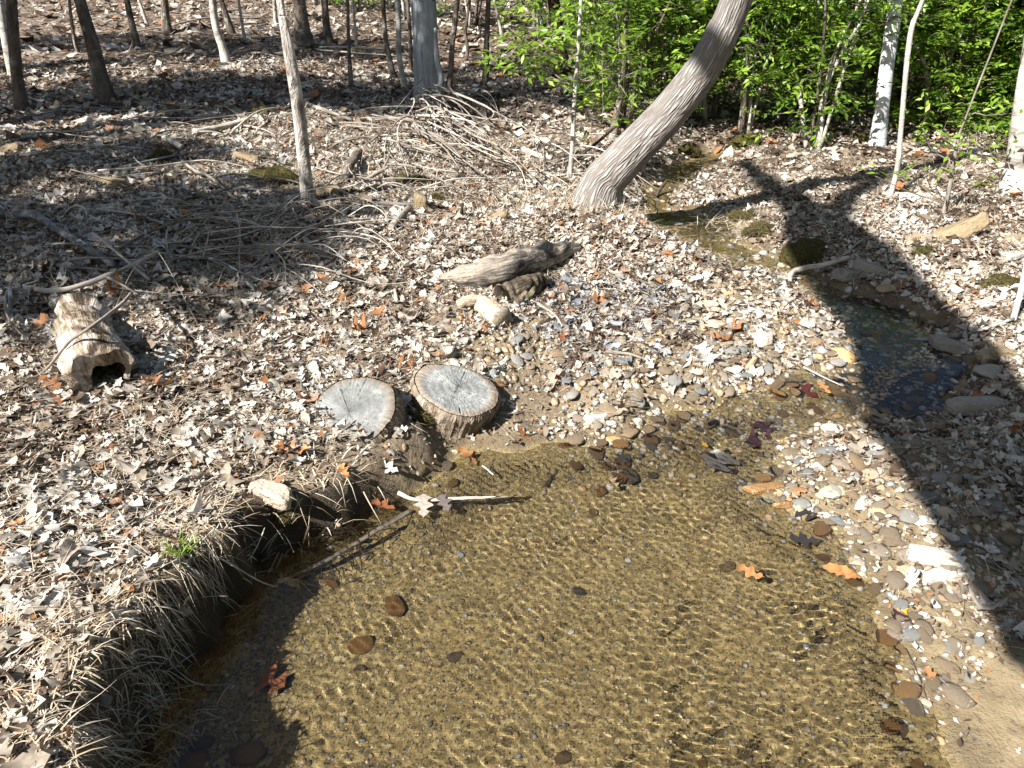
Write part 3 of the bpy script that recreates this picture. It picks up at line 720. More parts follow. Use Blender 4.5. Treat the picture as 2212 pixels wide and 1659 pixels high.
# hillside, from left to right
HILL = [
    ('grey_brown_tree', 'darker front stem of the double trunk at the left edge', [(44, 238, 26), (38, 170, 23), (30, 90, 22), (24, 0, 21), (22, -20, 20)], 'brown', 8),
    ('grey_brown_tree', 'paler back stem of the double trunk at the left edge', [(32, 165, 22), (15, 90, 19), (2, 10, 18), (-3, -20, 17)], 'pale', 8),
    ('brown_tree', 'straight brown lichened tree beside the double trunk', [(228, 218, 38), (215, 160, 31), (198, 90, 28), (180, 30, 25), (166, -20, 24)], 'brown', 10),
    ('sapling', 'thin crooked brown sapling behind the lichened brown tree', [(168, 114, 8), (160, 80, 8), (154, 40, 7), (149, -10, 6)], 'brown', 5),
    ('brown_tree', 'dark leaning young tree on the slope beyond the shade band', [(297, 102, 16), (288, 65, 14), (279, 25, 13), (272, -15, 12)], 'brown', 8),
    ('sapling', 'small pale leaning sapling high on the hillside', [(321, 56, 7), (312, 35, 7), (302, 5, 6), (297, -15, 6)], 'pale', 4),
    ('brown_tree', 'dark rough tree with a pale broken branch stub at its foot', [(361, 73, 22), (359, 45, 18), (356, 10, 17), (354, -15, 16)], 'brown', 9),
    ('pale_tree', 'curved whitish tree lit by sun on the slope', [(492, 138, 20), (482, 105, 17), (470, 70, 16), (462, 30, 16), (457, -15, 15)], 'pale', 8),
    ('brown_tree', 'brown tree right behind the curved whitish tree', [(503, 74, 16), (492, 45, 13), (480, 10, 12), (475, -15, 11)], 'brown', 8),
    ('sapling', 'thin pale forked sapling between the whitish tree and the snag', [(529, 86, 7), (524, 60, 7), (518, 20, 7), (514, -15, 6)], 'pale', 5),
    ('sapling', 'slim grey sapling just behind the top of the snag', [(597, 56, 8), (594, 25, 8), (591, -15, 7)], 'pale', 5),
    ('brown_tree', 'thick ridged brown tree behind the snag', [(656, 102, 40), (652, 60, 32), (647, 20, 30), (644, -15, 29)], 'brown', 10),
    ('pale_tree', 'grey tree between the ridged tree and the thin grey pole', [(712, 92, 20), (706, 60, 15), (702, 20, 14), (700, -15, 13)], 'brown', 8),
    ('sapling', 'thin straight grey pole left of the dead tree', [(758, 186, 9), (755, 120, 8), (752, 50, 7), (750, -15, 7)], 'brown', 6),
    ('sapling', 'very thin sapling behind the straight grey pole', [(771, 116, 6), (767, 60, 6), (762, -15, 5)], 'pale', 4),
    ('brown_tree', 'slender brown tree left of the yellowish trunk', [(850, 166, 13), (840, 120, 12), (832, 70, 11), (826, -15, 10)], 'brown', 6),
    ('pale_tree', 'yellowish smooth trunk curving beside the dead tree', [(877, 190, 13), (868, 155, 12), (861, 110, 12), (861, 50, 11), (858, -15, 10)], 'pale', 7),
    ('sapling', 'dim sapling half hidden by the dead tree', [(886, 152, 8), (886, 90, 8), (882, 20, 7), (880, -15, 7)], 'brown', 5),
    ('brown_tree', 'curved brown tree just right of the dead tree', [(958, 232, 15), (972, 170, 14), (976, 110, 12), (984, 40, 12), (990, -15, 11)], 'brown', 7),
    ('brown_tree', 'brown tree in the shaded hollow beyond the dead tree', [(1047, 182, 14), (1050, 130, 13), (1052, 70, 12), (1056, -15, 11)], 'brown', 7),
    ('sapling', 'crooked sapling in the shaded hollow by the thicket', [(1000, 130, 8), (1010, 110, 8), (1006, 70, 7), (1012, 20, 6), (1015, -15, 6)], 'brown', 5),
    ('sapling', 'pale leaning sapling at the edge of the green thicket', [(1090, 92, 8), (1080, 55, 7), (1068, 0, 7), (1064, -15, 6)], 'pale', 5),
]
for nm, lab, px, mt, top in HILL:
    tree(nm, lab, px, M[mt], top, 0, 12, 0, .08, 1.35, group='trees on the leafy hillside')
THICK_TR = [
    ('pale thin trunk crossing the thicket above the leaning tree', [(1362, 150, 12), (1376, 80, 11), (1390, 20, 11), (1398, -15, 10)], 'pale'),
    ('mossy grey stub-like trunk at the foot of the leaning tree', [(1322, 300, 22), (1330, 262, 18), (1342, 200, 13), (1350, 120, 11), (1356, -15, 9)], 'brown'),
    ('pale thin trunk among laurel stems beyond the creek', [(1781, 272, 11), (1776, 240, 9), (1772, 190, 9), (1768, 90, 8), (1766, -15, 8)], 'pale'),
    ('grey trunk deep in the thicket right of the leaning tree', [(1690, 190, 14), (1686, 100, 13), (1680, -15, 12)], 'brown'),
    ('dark trunk deep in the thicket left of the white tree', [(1840, 190, 15), (1838, 100, 14), (1832, -15, 13)], 'redbark'),
    ('grey trunk behind the laurels at far right', [(2085, 180, 14), (2090, 90, 13), (2098, -15, 12)], 'brown'),
    ('dim trunk deep in the thicket above the trunk stub', [(1480, 150, 16), (1476, 70, 15), (1470, -15, 14)], 'brown'),
]
for lab, px, mt in THICK_TR:
    tree('thicket_tree', lab, px, M[mt], 8, 0, 10, 0, .08, 1.2, group='trunks inside the thicket')
# pale leaning trunk cut by the right edge
tree('leaning_sapling', 'pale lichened stem leaning in at the right edge by the creek', [(2190, 698, 13), (2205, 630, 12), (2222, 540, 11), (2236, 440, 10)], M['birch'], 3, 0, 10, 0, .08, 1.1, crown=False)

# ------------------------------------------------------------------ tree outside the frame whose forked shadow crosses the right bank
def shadow_pt(px, py, water=False):
    g = G(px, py, water); h = (g[1] + 1.6) / .8
    return np.array([g[0] + SUNH[0] * h / math.tan(SUN_EL), g[1] + SUNH[1] * h / math.tan(SUN_EL), g[2] + h])
vt_b = np.array([1.9, -1.6, float(hz(1.9, -1.6))])
vt = empty('forked_tree', vt_b)
tag(vt, 'big forked tree behind the viewer casting a long shadow over the creek', 'tree')
S_A, S_B, S_C = shadow_pt(2225, 1110, True), shadow_pt(1968, 720, True), shadow_pt(1790, 520)
S_F = shadow_pt(1755, 462)
link('trunk', tube_mesh('trunk', M['lean'], np.array([vt_b - [0, 0, .1], S_A, S_B, S_C, S_F]) - vt_b, [.38, .34, .32, .28, .2], 18, 40, .05, 3), vt)
lim = []
def vlimb(pp, r0, r1, seed):
    lim.append(tube(np.array(pp) - vt_b, [r0, r1], 7, 14, .08, seed))
vlimb([S_C, shadow_pt(1720, 440), shadow_pt(1660, 400), shadow_pt(1610, 355)], .17, .08, 1)
vlimb([S_C, shadow_pt(1830, 440), shadow_pt(1865, 405), shadow_pt(1925, 372)], .13, .05, 2)
vlimb([S_F, shadow_pt(1800, 455), shadow_pt(1850, 425), shadow_pt(1960, 365), shadow_pt(2050, 350)], .09, .05, 3)
vlimb([shadow_pt(2212, 1420), shadow_pt(2080, 1150), shadow_pt(1990, 1040), shadow_pt(1890, 930), shadow_pt(1820, 860)], .05, .022, 5)
link('crown', join_mesh('crown', M['lean'], lim), vt)

# ------------------------------------------------------------------ evergreen leaves
LEAF5 = (np.array([(0, 0, 0), (-.2, .45, .05), (.2, .45, .05), (0, 1, -.04), (0, .5, -.02)]), np.array([(0, 4, 1), (0, 2, 4), (4, 3, 1), (4, 2, 3)]))
def sprays(org, dirs, L, nl, leaf, flat=.35, r=RNG):
    """leaves set alternately along short twigs; returns V, F, tint"""
    n = len(org)
    s = np.tile(np.linspace(.1, 1, nl), (n, 1)); side = np.tile(np.where(np.arange(nl) % 2, 1., -1.), (n, 1))
    up = np.array([0, 0, 1.]) + r.normal(0, flat, (n, 3)); up /= np.linalg.norm(up, axis=1, keepdims=True)
    lat = np.cross(dirs, up); lat /= np.linalg.norm(lat, axis=1, keepdims=True) + 1e-9
    P = org[:, None] + dirs[:, None] * (L[:, None] * s)[..., None]
    P = P + r.normal(0, .02, P.shape)
    Y = dirs[:, None] * r.uniform(.25, .9, (n, nl, 1)) + lat[:, None] * side[..., None] * r.uniform(.5, 1, (n, nl, 1)) + r.normal(0, .22, (n, nl, 3))
    Y /= np.linalg.norm(Y, axis=-1, keepdims=True)
    N = up[:, None] + r.normal(0, .35, (n, nl, 3)); X = np.cross(Y, N); X /= np.linalg.norm(X, axis=-1, keepdims=True); N = np.cross(X, Y)
    R = np.stack([X, Y, N], -1).reshape(-1, 3, 3); P = P.reshape(-1, 3)
    sz = leaf * r.uniform(.6, 1.2, len(P))
    V = np.einsum('nij,mj->nmi', R, LEAF5[0]) * sz[:, None, None] + P[:, None]
    F = (LEAF5[1][None] + (np.arange(len(P)) * 5)[:, None, None]).reshape(-1, 3)
    tint = np.repeat(np.clip(np.repeat(r.beta(2, 2, n), nl) + r.normal(0, .13, n * nl), 0, 1), 5)
    return V.reshape(-1, 3), F, tint
def laurel(label, px, h, w, n_spray, leaf=.085, low=.25, name='laurel_shrub', n_stem=5, group='evergreen laurel shrubs of the thicket', nl=14, stemr=.02, loc=None):
    b = G(*px) if loc is None else np.array([loc[0], loc[1], float(hz(*loc))])
    root = empty(name, b); tag(root, label, 'shrub', group)
    r = np.random.default_rng(int(abs(b[0] * 977 + b[1] * 331 + h * 71) * 10) % 10 ** 6)
    tips = []
    for k in range(n_stem):
        az = 6.28 * k / n_stem + r.uniform(-.6, .6); sp = w * r.uniform(.25, .8); hh = h * r.uniform(.6, 1)
        e = np.array([sp * math.cos(az), sp * math.sin(az), hh])
        p = np.array([[.06 * math.cos(az), .06 * math.sin(az), -.05], e * [.35, .35, .45] + r.normal(0, .06, 3), e * [.7, .7, .8] + r.normal(0, .08, 3), e])
        link('stem', tube_mesh('stem', M['pale'] if r.uniform() < .5 else M['brown'], p, [stemr * r.uniform(.8, 1.5), stemr * .3], 6, 14, .1, k + 3), root)
        c = catmull(p, 20)
        tips.append(c[int(20 * low):])
    tips = np.vstack(tips)
    ii = r.integers(0, len(tips), n_spray)
    az = r.uniform(0, 6.28, n_spray)
    org = tips[ii] + np.stack([np.cos(az), np.sin(az), np.zeros(n_spray)], -1) * (w * r.uniform(.0, .55, n_spray) ** 1.0)[:, None] + r.normal(0, .10, (n_spray, 3))
    org[:, 2] = np.clip(org[:, 2], .12, None)
    dirs = np.stack([np.cos(az), np.sin(az), r.normal(.02, .28, n_spray)], -1); dirs /= np.linalg.norm(dirs, axis=1, keepdims=True)
    L = r.uniform(.18, .42, n_spray) * (leaf / .085)
    V, F, T = sprays(org, dirs, L, nl, leaf, r=r)
    f = link('foliage', np_mesh('foliage', V, F, M['green'], False, {'tint': T}), root)
    # side twigs that carry the sprays
    tw = []
    for i in range(0, n_spray, 3):
        tw.append(tube([tips[ii[i]], org[i], org[i] + dirs[i] * L[i]], [.006, .002], 4, 4, cap=False))
    link('twigs', join_mesh('twigs', M['brown'], tw), root)['kind'] = 'stuff'
    return root
LAUREL = [
    ('laurel with pale stems right behind the leaning trunk', (1450, 268), 2.6, .9, 170), ('laurel just left of the leaning trunk above the brush', (1345, 285), 2.5, .8, 150),
    ('bushy laurel filling the gap between holly sapling and leaning trunk', (1400, 215), 2.8, 1.0, 180), ('laurel with a fan of leaning grey stems by the upper creek', (1608, 286), 2.3, .85, 150),
    ('laurel hanging over the upper creek right of the leaning trunk', (1530, 262), 2.5, .8, 150), ('bright layered laurel in the middle of the thicket', (1690, 262), 2.4, .9, 180),
    ('laurel with two thin straight stems on the leafy flat', (1757, 322), 1.9, .6, 90), ('bright laurel left of the white tree', (1812, 255), 2.3, .85, 170),
    ('laurel in the dark gap behind the white tree', (1880, 235), 2.6, .9, 160), ('low laurel right of the slender crooked tree', (2010, 275), 2.2, .9, 190),
    ('dense laurel mound between slender tree and right edge', (2075, 262), 2.4, 1.0, 230), ('tall dense laurel near the right edge', (2150, 262), 2.8, 1.1, 260), ('laurel against the thick grey trunk at the right edge', (2232, 285), 2.8, 1.0, 220),
    ('laurel behind the dark reddish trunk', (1265, 160), 2.6, 1.1, 170), ('far laurel above the holly sapling', (1165, 85), 2.6, 1.3, 170), ('far laurel seen past the dead tree', (1020, 60), 2.2, 1.2, 130),
    ('distant laurel between dead tree and yellowish trunk', (880, 40), 2.0, 1.2, 110), ('distant laurel on the crest above the grey pole', (770, 25), 1.8, 1.2, 90), ('laurel row deep behind the leaning trunk', (1520, 150), 3.0, 1.4, 220),
    ('laurel deep in the thicket above the upper creek', (1640, 160), 3.0, 1.4, 230), ('laurel deep in the thicket left of the white tree', (1760, 150), 3.0, 1.4, 230), ('laurel deep behind the white tree', (1890, 145), 3.0, 1.4, 230),
    ('laurel deep behind the slender crooked tree', (2010, 150), 3.0, 1.4, 230), ('laurel deep behind the dense mound at right', (2120, 140), 3.2, 1.5, 240), ('laurel at the far right corner of the woods', (2240, 130), 3.2, 1.5, 240),
    ('deep laurel left of the leaning trunk top', (1390, 120), 3.0, 1.4, 210), ('far laurel on the crest behind the dark trunk', (1280, 60), 2.8, 1.8, 190), ('far laurel on the crest behind the thicket', (1500, 70), 3.0, 2.0, 220),
    ('far laurel on the crest above the white tree', (1800, 80), 3.0, 2.0, 220), ('far laurel on the crest at right', (2080, 70), 3.0, 2.0, 220), ('small laurel tuft far up the slope by the ridged tree', (690, 12), 1.4, 1.0, 60),
]
for lab, px, h, w, n in LAUREL:
    far = px[1] < 180
    if not far: h = min(h, 2.15)
    laurel(lab, px, h, w, int(n * (2.1 if not far else 1.4)), .088 if not far else .12, .2 if px[0] < 1980 else .02, stemr=.022 if not far else .03)
# holly sapling in front of the dark trunk
hs, hp, hr = tree('holly_sapling', 'thin sapling with bright glossy leaves left of the leaning tree', [(1229, 392, 13), (1236, 320, 10), (1240, 240, 10), (1246, 150, 9), (1252, 60, 9), (1256, -15, 8)], M['pale'], 4.2, 0, 8, 0, .08, 1.1, crown=False)
def attach_foliage(root, spots, leaf=.085, nl=9, seed=0):
    r = np.random.default_rng(seed); loc = np.array(root.location); O, D, Ls, tw = [], [], [], []
    for (px, py, dy, cnt, spread, src) in spots:
        c = plane_pt(px, py, loc + [0, dy, 0], 0)[0]; s = plane_pt(src[0], src[1], loc, 0)[0]
        tw.append(tube([s - loc, (s + c) / 2 - loc + r.normal(0, .03, 3), c - loc], [.006, .003], 4, 6, cap=False))
        for _ in range(cnt):
            o = c + r.normal(0, spread, 3); az = r.uniform(0, 6.28)
            O.append(o - loc); D.append((math.cos(az), math.sin(az), r.normal(.1, .3))); Ls.append(r.uniform(.12, .3))
            tw.append(tube([c - loc, o - loc], [.003, .0015], 4, 3, cap=False))
    D = np.array(D); D /= np.linalg.norm(D, axis=1, keepdims=True)
    V, F, T = sprays(np.array(O), D, np.array(Ls), nl, leaf, r=r)
    link('foliage', np_mesh('foliage', V, F, M['green'], False, {'tint': np.clip(T * .6 + .4, 0, 1)}), root)
    link('branches', join_mesh('branches', M['twig'], tw), root)['kind'] = 'stuff'
attach_foliage(hs, [(1130, 85, -.1, 14, .14, (1246, 150)), (1160, 125, .1, 10, .12, (1243, 190)), (1190, 60, 0, 12, .15, (1250, 80)), (1250, 40, .2, 16, .2, (1252, 60)), (1300, 90, 0, 16, .2, (1250, 100)), (1290, 160, 0, 14, .18, (1245, 170)), (1180, 160, -.1, 7, .08, (1242, 200)),
                    (1330, 170, .1, 14, .2, (1245, 180)), (1290, 215, .2, 10, .12, (1241, 230)), (1330, 230, .1, 8, .1, (1240, 240))], .09, 9, 5)
rs, _, _ = tree('holly_sapling', 'small sparse-leaved sapling on the right bank above the tan slab', [(2039, 462, 10), (2052, 400, 8), (2066, 320, 7), (2076, 280, 5), (2096, 228, 4)], M['twig'], 2.2, 0, 8, 0, .08, 1.1, crown=False)
attach_foliage(rs, [(1990, 270, 0, 3, .06, (2060, 350)), (2010, 325, .1, 3, .06, (2055, 380)), (2030, 300, 0, 3, .07, (2066, 320)), (2110, 290, 0, 4, .08, (2066, 330)), (2130, 250, 0, 4, .1, (2080, 270)), (2150, 340, .1, 4, .1, (2056, 380)), (2090, 330, -.1, 3, .06, (2060, 350)),
                    (2160, 385, 0, 3, .08, (2052, 400)), (2000, 378, -.1, 2, .05, (2046, 430)), (2120, 395, 0, 2, .05, (2046, 430)), (1935, 375, 0, 3, .04, (2040, 440)), (1890, 380, 0, 1, .02, (2040, 440))], .07, 5, 9)

# evergreens outside the frame on the sunny side: they throw the bands of shade across the slope
def shade_tree(label, gx, gy, h, rx, n, seed):
    off = SUNH * h / math.tan(SUN_EL)
    x, y = gx + off[0], gy + off[1]
    b = np.array([x, y, float(hz(x, y))]); root = empty('evergreen_tree', b); tag(root, label, 'tree', 'evergreens beyond the frame')
    r = np.random.default_rng(seed)
    link('trunk', tube_mesh('trunk', M['brown'], [(0, 0, -.1), (.1, 0, h * .5), (0, .1, h + 1.2)], [.16, .12, .04], 10, 20, .06, seed), root)
    u = r.normal(0, 1, (n, 3)); u /= np.linalg.norm(u, axis=1, keepdims=True)
    rad = r.uniform(.35, 1, n)[:, None] ** .5
    O = u * rad * np.array([rx[0], rx[1], rx[2]]) + np.array([0, 0, h])
    clump = waves(O[:, 0], O[:, 1] + O[:, 2] * .7, 1.0, 6, seed)
    O = O[clump > -.55]
    D = np.array(r.normal(0, 1, O.shape)) * [1, 1, .3]; D /= np.linalg.norm(D, axis=1, keepdims=True)
    V, F, T = sprays(O, D, r.uniform(.3, .6, len(O)), 12, .16, r=r)
    f = link('crown', np_mesh('crown', V, F, M['green'], False, {'tint': T}), root)
    tw = [tube([(0, 0, h * .55), o_ * [.5, .5, .9], o_], [.03, .005], 4, 4, cap=False) for o_ in O[::9]]
    link('limbs', join_mesh('limbs', M['brown'], tw), root)['kind'] = 'stuff'
SH = [((150, 520), 6.5, (1.5, .9, .8), 420), ((330, 470), 5.0, (.8, .6, .6), 180), ((560, 205), 8.0, (1.7, .8, .7), 380), ((250, 215), 8.0, (1.8, .8, .7), 380), ((800, 225), 7.0, (1.2, .7, .6), 220), ((300, 92), 9.5, (2.6, .9, .9), 420),
      ((1120, 190), 8.0, (1.8, 1.6, 1.0), 420), ((120, 360), 7.0, (.9, .5, .5), 160), ((620, 100), 9.5, (1.8, .8, .8), 260)]
for k, (px, h, rx, n) in enumerate(SH):
    g = G(*px)
    shade_tree(['evergreen shading the branches at the left edge', 'small evergreen shading the brush at left', 'evergreen shading the slope behind the snag', 'evergreen shading the slope by the lichened tree', 'evergreen shading the foot of the dead tree', 'evergreen shading the upper slope',
                'evergreen shading the hollow beyond the dead tree', 'slim evergreen shading the left slope', 'evergreen shading the slope by the ridged tree'][k], g[0], g[1], h, rx, n, 50 + k)
def skyblock_tree(label, x, y, h, rx, n, seed):  # unseen evergreens added around the frame to cut skylight and deepen shade
    b = np.array([x, y, float(hz(x, y))]); root = empty('evergreen_tree', b); tag(root, label, 'tree', 'evergreens beyond the frame')
    r = np.random.default_rng(seed)
    link('trunk', tube_mesh('trunk', M['brown'], [(0, 0, -.1), (.15, 0, h * .5), (0, .1, h + 2.5)], [.2, .15, .04], 9, 16, .06, seed), root)
    u = r.normal(0, 1, (n, 3)); u /= np.linalg.norm(u, axis=1, keepdims=True)
    O = u * r.uniform(.3, 1, n)[:, None] ** .6 * np.array(rx) + np.array([0, 0, h])
    D = r.normal(0, 1, O.shape) * [1, 1, .3]; D /= np.linalg.norm(D, axis=1, keepdims=True)
    V, F, T = sprays(O, D, r.uniform(.6, 1.1, n), 10, .36, r=r)
    link('crown', np_mesh('crown', V, F, M['green'], False, {'tint': T}), root)
SKYBLOCK = [(7.5, -5, 4.5, 'sky-blocking evergreen added behind the viewer on the right'), (8.5, -1.5, 4.5, 'sky-blocking evergreen added right of the viewer'), (8.0, 2, 4.2, 'sky-blocking evergreen added right of the creek outside the frame'), (5.5, -8.5, 4.5, 'sky-blocking evergreen added far behind the viewer on the right'), (2, -9.5, 4.5, 'sky-blocking evergreen added straight behind the viewer'),
        (-2.5, -10, 4.2, 'sky-blocking evergreen added behind the viewer on the left'), (-7, -9.5, 4.0, 'sky-blocking evergreen added far behind the viewer on the left'), (-12, -6, 4.0, 'sky-blocking evergreen added far off to the left'), (-15, 0, 4.2, 'sky-blocking evergreen added on the far left slope'), (-16, 6, 4.5, 'sky-blocking evergreen added high on the far left slope'),
        (-9, 22, 5.5, 'sky-blocking evergreen added on the crest of the hill at left'), (-3.5, 24, 5.5, 'sky-blocking evergreen added on the crest behind the dead tree'), (2.5, 24, 5.5, 'sky-blocking evergreen added on the crest behind the thicket')]
for k, (x, y, h, lab) in enumerate(SKYBLOCK): skyblock_tree(lab, x, y, h, (2.9, 2.9, 3.6), 330, 900 + k)
# ================================================================== what each of the many small things is nearest to
MARKS = [('the hollow log', (205, 780)), ('the left stump slice', (755, 900)), ('the right stump slice', (988, 850)), ('the tan bank stone', (588, 1074)), ('the cut log', (1060, 670)), ('the burnt log', (1100, 575)), ('the green grass tuft', (385, 1195)),
         ('the snag', (664, 442)), ('the leaning tree', (1283, 432)), ('the upright tan stone', (908, 455)), ('the tan boulder', (1080, 476)), ('the crowning white stone', (1795, 930)), ('the white oval stone', (1858, 1096)), ('the long white slab', (2018, 1208)),
         ('the wet orange-brown stone', (1823, 772)), ('the yellowish white block', (1645, 740)), ('the small gravel spit', (1335, 905)), ('the big tilted slab', (2062, 512)), ('the dark wedge stone', (2066, 758)), ('the large flat grey stone', (2110, 885)), ('the bare soil patch', (1130, 800)),
         ('the bent pale branch', (200, 610)), ('the rust leaf by the stump', (632, 976)), ('the mossy mound', (352, 350)), ('the dead tree', (931, 222)), ('the lichened brown tree', (228, 218)), ('the twisted root', (1275, 700)), ('the slanted branch', (125, 500)), ('the pale arched branch', (1760, 580)),
         ('the sparse sapling', (2039, 462)), ('the white-barked tree', (1897, 316)), ('the round moss cushion', (564, 250)), ('the root chunk', (760, 365)), ('the grey-pink flat leaf', (60, 1310)), ('the rust leaf at the left edge', (22, 1135)), ('the short brown stick', (740, 736)), ('the squarish white stone', (1288, 908)), ('the cream spit stone', (1342, 890)), ('the flat pointed stone', (1542, 702)), ('the pinkish tan stone', (1522, 660)), ('the pale pinkish stone', (1510, 806)), ('the upright grey-tan stone', (1622, 795)), ('the dome-shaped stone', (1880, 1028)), ('the stained yellowish stone', (1803, 1066)), ('the half-sunken orange stone', (1322, 952)), ('the rounded cream stone', (1955, 1232)), ('the wet brown oval stone', (1690, 1094)), ('the grey sunken leaf', (1552, 1004)), ('the pale pink stone', (2040, 1110)), ('the grey brush stone', (560, 545)), ('the brown slope stone', (240, 400)), ('the wet sand twig', (1980, 1455)), ('the pinkish sand stone', (2038, 1345))]
MARK_XY = np.array([G(*m[1])[:2] for m in MARKS])
def where(x, y):
    d = np.hypot(MARK_XY[:, 0] - x, MARK_XY[:, 1] - y); i = int(np.argmin(d)); dx, dy = x - MARK_XY[i, 0], y - MARK_XY[i, 1]
    a = math.degrees(math.atan2(dy, dx)) % 360
    side = 'right of' if a < 45 or a > 315 else 'behind' if a < 135 else 'left of' if a < 225 else 'in front of'
    near = 'just ' if d[i] < .25 else 'a step ' if d[i] > .8 else ''
    return near + side + ' ' + MARKS[i][0].replace('a step ', '')
# ================================================================== STUMP SLICES
def unit(v): v = np.asarray(v, float); return v / np.linalg.norm(v)
def stump(label, px, z, R, nrm, thick, seed, cracks, oval=1.0, face='cut'):
    c = at_z(px[0], px[1], z); n = unit(nrm); r = np.random.default_rng(seed)
    xa = unit(np.cross([0, 1, 0], n)); ya = np.cross(n, xa)
    A = 256; th = np.linspace(0, 2 * math.pi, A, endpoint=False)
    Rt = R * (1 + .035 * np.sin(2 * th + r.uniform(0, 6)) + .03 * np.sin(3 * th + r.uniform(0, 6)) + .015 * np.sin(5 * th + r.uniform(0, 6)) + .010 * np.sin(9 * th + r.uniform(0, 6)) + .004 * r.normal(0, 1, A))
    root = empty('stump_slice', c); tag(root, label, 'stump')
    NR = 26; rho = np.linspace(0.02, 1, NR)
    RR = rho[:, None] * Rt[None]
    zz = .0025 * np.sin(RR * 160) * .35 + .0012 * r.normal(0, 1, RR.shape) - .006 * sstep(.93, 1, rho)[:, None]
    for ang, a0, a1, w in cracks:
        k = int(ang / 6.283 * A) % A
        for dk, f in ((0, 1.0), (1, .35 if w > 1 else 0), (-1, .35 if w > 1 else 0)):
            zz[:, (k + dk) % A] -= .016 * f * sstep(a0 - .06, a0 + .03, rho) * sstep(a1 + .05, a1 - .03, rho)
    loc = np.stack([RR * np.cos(th) * oval, RR * np.sin(th), zz], -1)
    def tow(L): return L[..., :1] * xa + L[..., 1:2] * ya + L[..., 2:] * n
    idx = np.arange(NR * A).reshape(NR, A)
    F = np.stack([idx[:-1], idx[1:], np.roll(idx, -1, 1)[1:], np.roll(idx, -1, 1)[:-1]], -1).reshape(-1, 4)
    V = tow(loc).reshape(-1, 3); tcv = loc.reshape(-1, 3) * np.array([.19 / R, .19 / R, 0])
    V = np.vstack([V, tow(np.array([[0, 0, 0.]]))]); tcv = np.vstack([tcv, [[0, 0, 0]]])
    ctr = np.stack([idx[0], np.roll(idx[0], -1), np.full(A, NR * A)], -1)
    tri = np.vstack([F[:, [0, 1, 2]], F[:, [0, 2, 3]], ctr])
    link('cut_face', np_mesh('cut_face', V, tri, M[face], True, {'tc': tcv}), root)
    NS = 22; s = np.linspace(0, 1, NS)
    furrow = .006 * np.sin(th * 31 + 5 * np.sin(th * 3)) + .006 * np.sin(th * 53 + 4 * np.sin(th * 2)) + .008 * np.sin(th * 7 + 1) + .008 * r.normal(0, 1, A)
    prof = 1 + .05 * sstep(0, .15, s) + .03 * np.sin(s * 5 + 1)
    rough_ = r.normal(0, .007, (NS, A))
    rs = Rt[None] * (prof[:, None] + (furrow[None] + rough_) * sstep(0, .06, s)[:, None])
    L = np.stack([rs * np.cos(th) * oval, rs * np.sin(th), np.repeat((-thick * s - .006)[:, None], A, 1)], -1)
    idx = np.arange(NS * A).reshape(NS, A)
    F = np.stack([idx[:-1], idx[1:], np.roll(idx, -1, 1)[1:], np.roll(idx, -1, 1)[:-1]], -1).reshape(-1, 4)
    tcb = np.stack([R * np.cos(th)[None] + 0 * rs, R * np.sin(th)[None] + 0 * rs, L[..., 2]], -1).reshape(-1, 3)
    link('bark_side', np_mesh('bark_side', tow(L).reshape(-1, 3), F, M['stumpbark'], True, {'tc': tcb}), root)
    return root, c
stump('upright round slice of grey cracked wood tilted towards the viewer, the left of two', (754, 892), .235, .212, (-.20, -.36, .91), .22, 3,
      [(4.35, .25, 1, 2), (3.5, .35, .8, 2), (.6, .0, .5, 1), (5.2, .1, .7, 1), (1.9, .1, .75, 1), (2.7, .4, 1, 1), (5.9, .6, 1, 1), (1.2, .5, .95, 1)], .98)
stump('pale bleached round slice of wood lying propped up, the right of two', (988, 838), .20, .192, (.27, -.12, .95), .16, 8, [(1.4, .3, .8, 1), (4.9, .75, .9, 1), (.4, .1, .35, 1)], 1.05, 'cutpale')

# ================================================================== LOGS
def gp(px, py, lift=0.0, water=False):
    d = ray(px, py); ts = np.linspace(1.0, 14, 2600); z = CAMZ + ts * d[2]; g = hz(ts * d[0], ts * d[1])
    if water: g = np.maximum(g, zwater(ts * d[1]))
    k = int(np.argmax(z <= g + lift))
    return np.array([ts[k] * d[0], ts[k] * d[1], g[k] + lift])
def dist(p): return p[1] * CP - (p[2] - CAMZ) * SP
def shell_mesh(name, mat, path, R, rin, deep, sides=30, rings=36, seed=0, lump=.16, jag=.04):
    V, F, T = tube(path, R, sides, rings, lump, seed, cap=False, fine=.02)
    r = np.random.default_rng(seed)
    c = catmull(path, rings); ax = unit(c[-1] - c[-2])
    j = r.normal(0, jag, sides); j = (j + np.roll(j, 1)) / 1.6
    V[-sides:] += ax[None] * j[:, None]
    inner = c[-1] + (V[-sides:] - c[-1]) * rin - ax * .02 + np.array([.5, 0, -.25]) * (1 - rin) * np.mean(R)
    deepv = inner - ax * deep
    o = len(V); outer = V[-sides:].copy()
    V = np.vstack([V, outer, inner, deepv, [c[-1] - ax * deep], [c[0]]]); T = np.vstack([T, outer, inner, deepv, [c[-1]], T[:1]])
    a = np.arange(o, o + sides); b = a + sides; d = b + sides; e = o + 3 * sides
    rr = lambda q: np.roll(q, -1)
    tri = np.vstack([F[:, [0, 1, 2]], F[:, [0, 2, 3]], np.stack([a, rr(a), rr(b)], -1), np.stack([a, rr(b), b], -1), np.stack([b, rr(b), rr(d)], -1), np.stack([b, rr(d), d], -1), np.stack([d, rr(d), np.full(sides, e)], -1),
                     np.stack([np.arange(sides), np.full(sides, e + 1), rr(np.arange(sides))], -1)])
    n0 = 2 * len(F)
    return V, tri, T, n0, sides
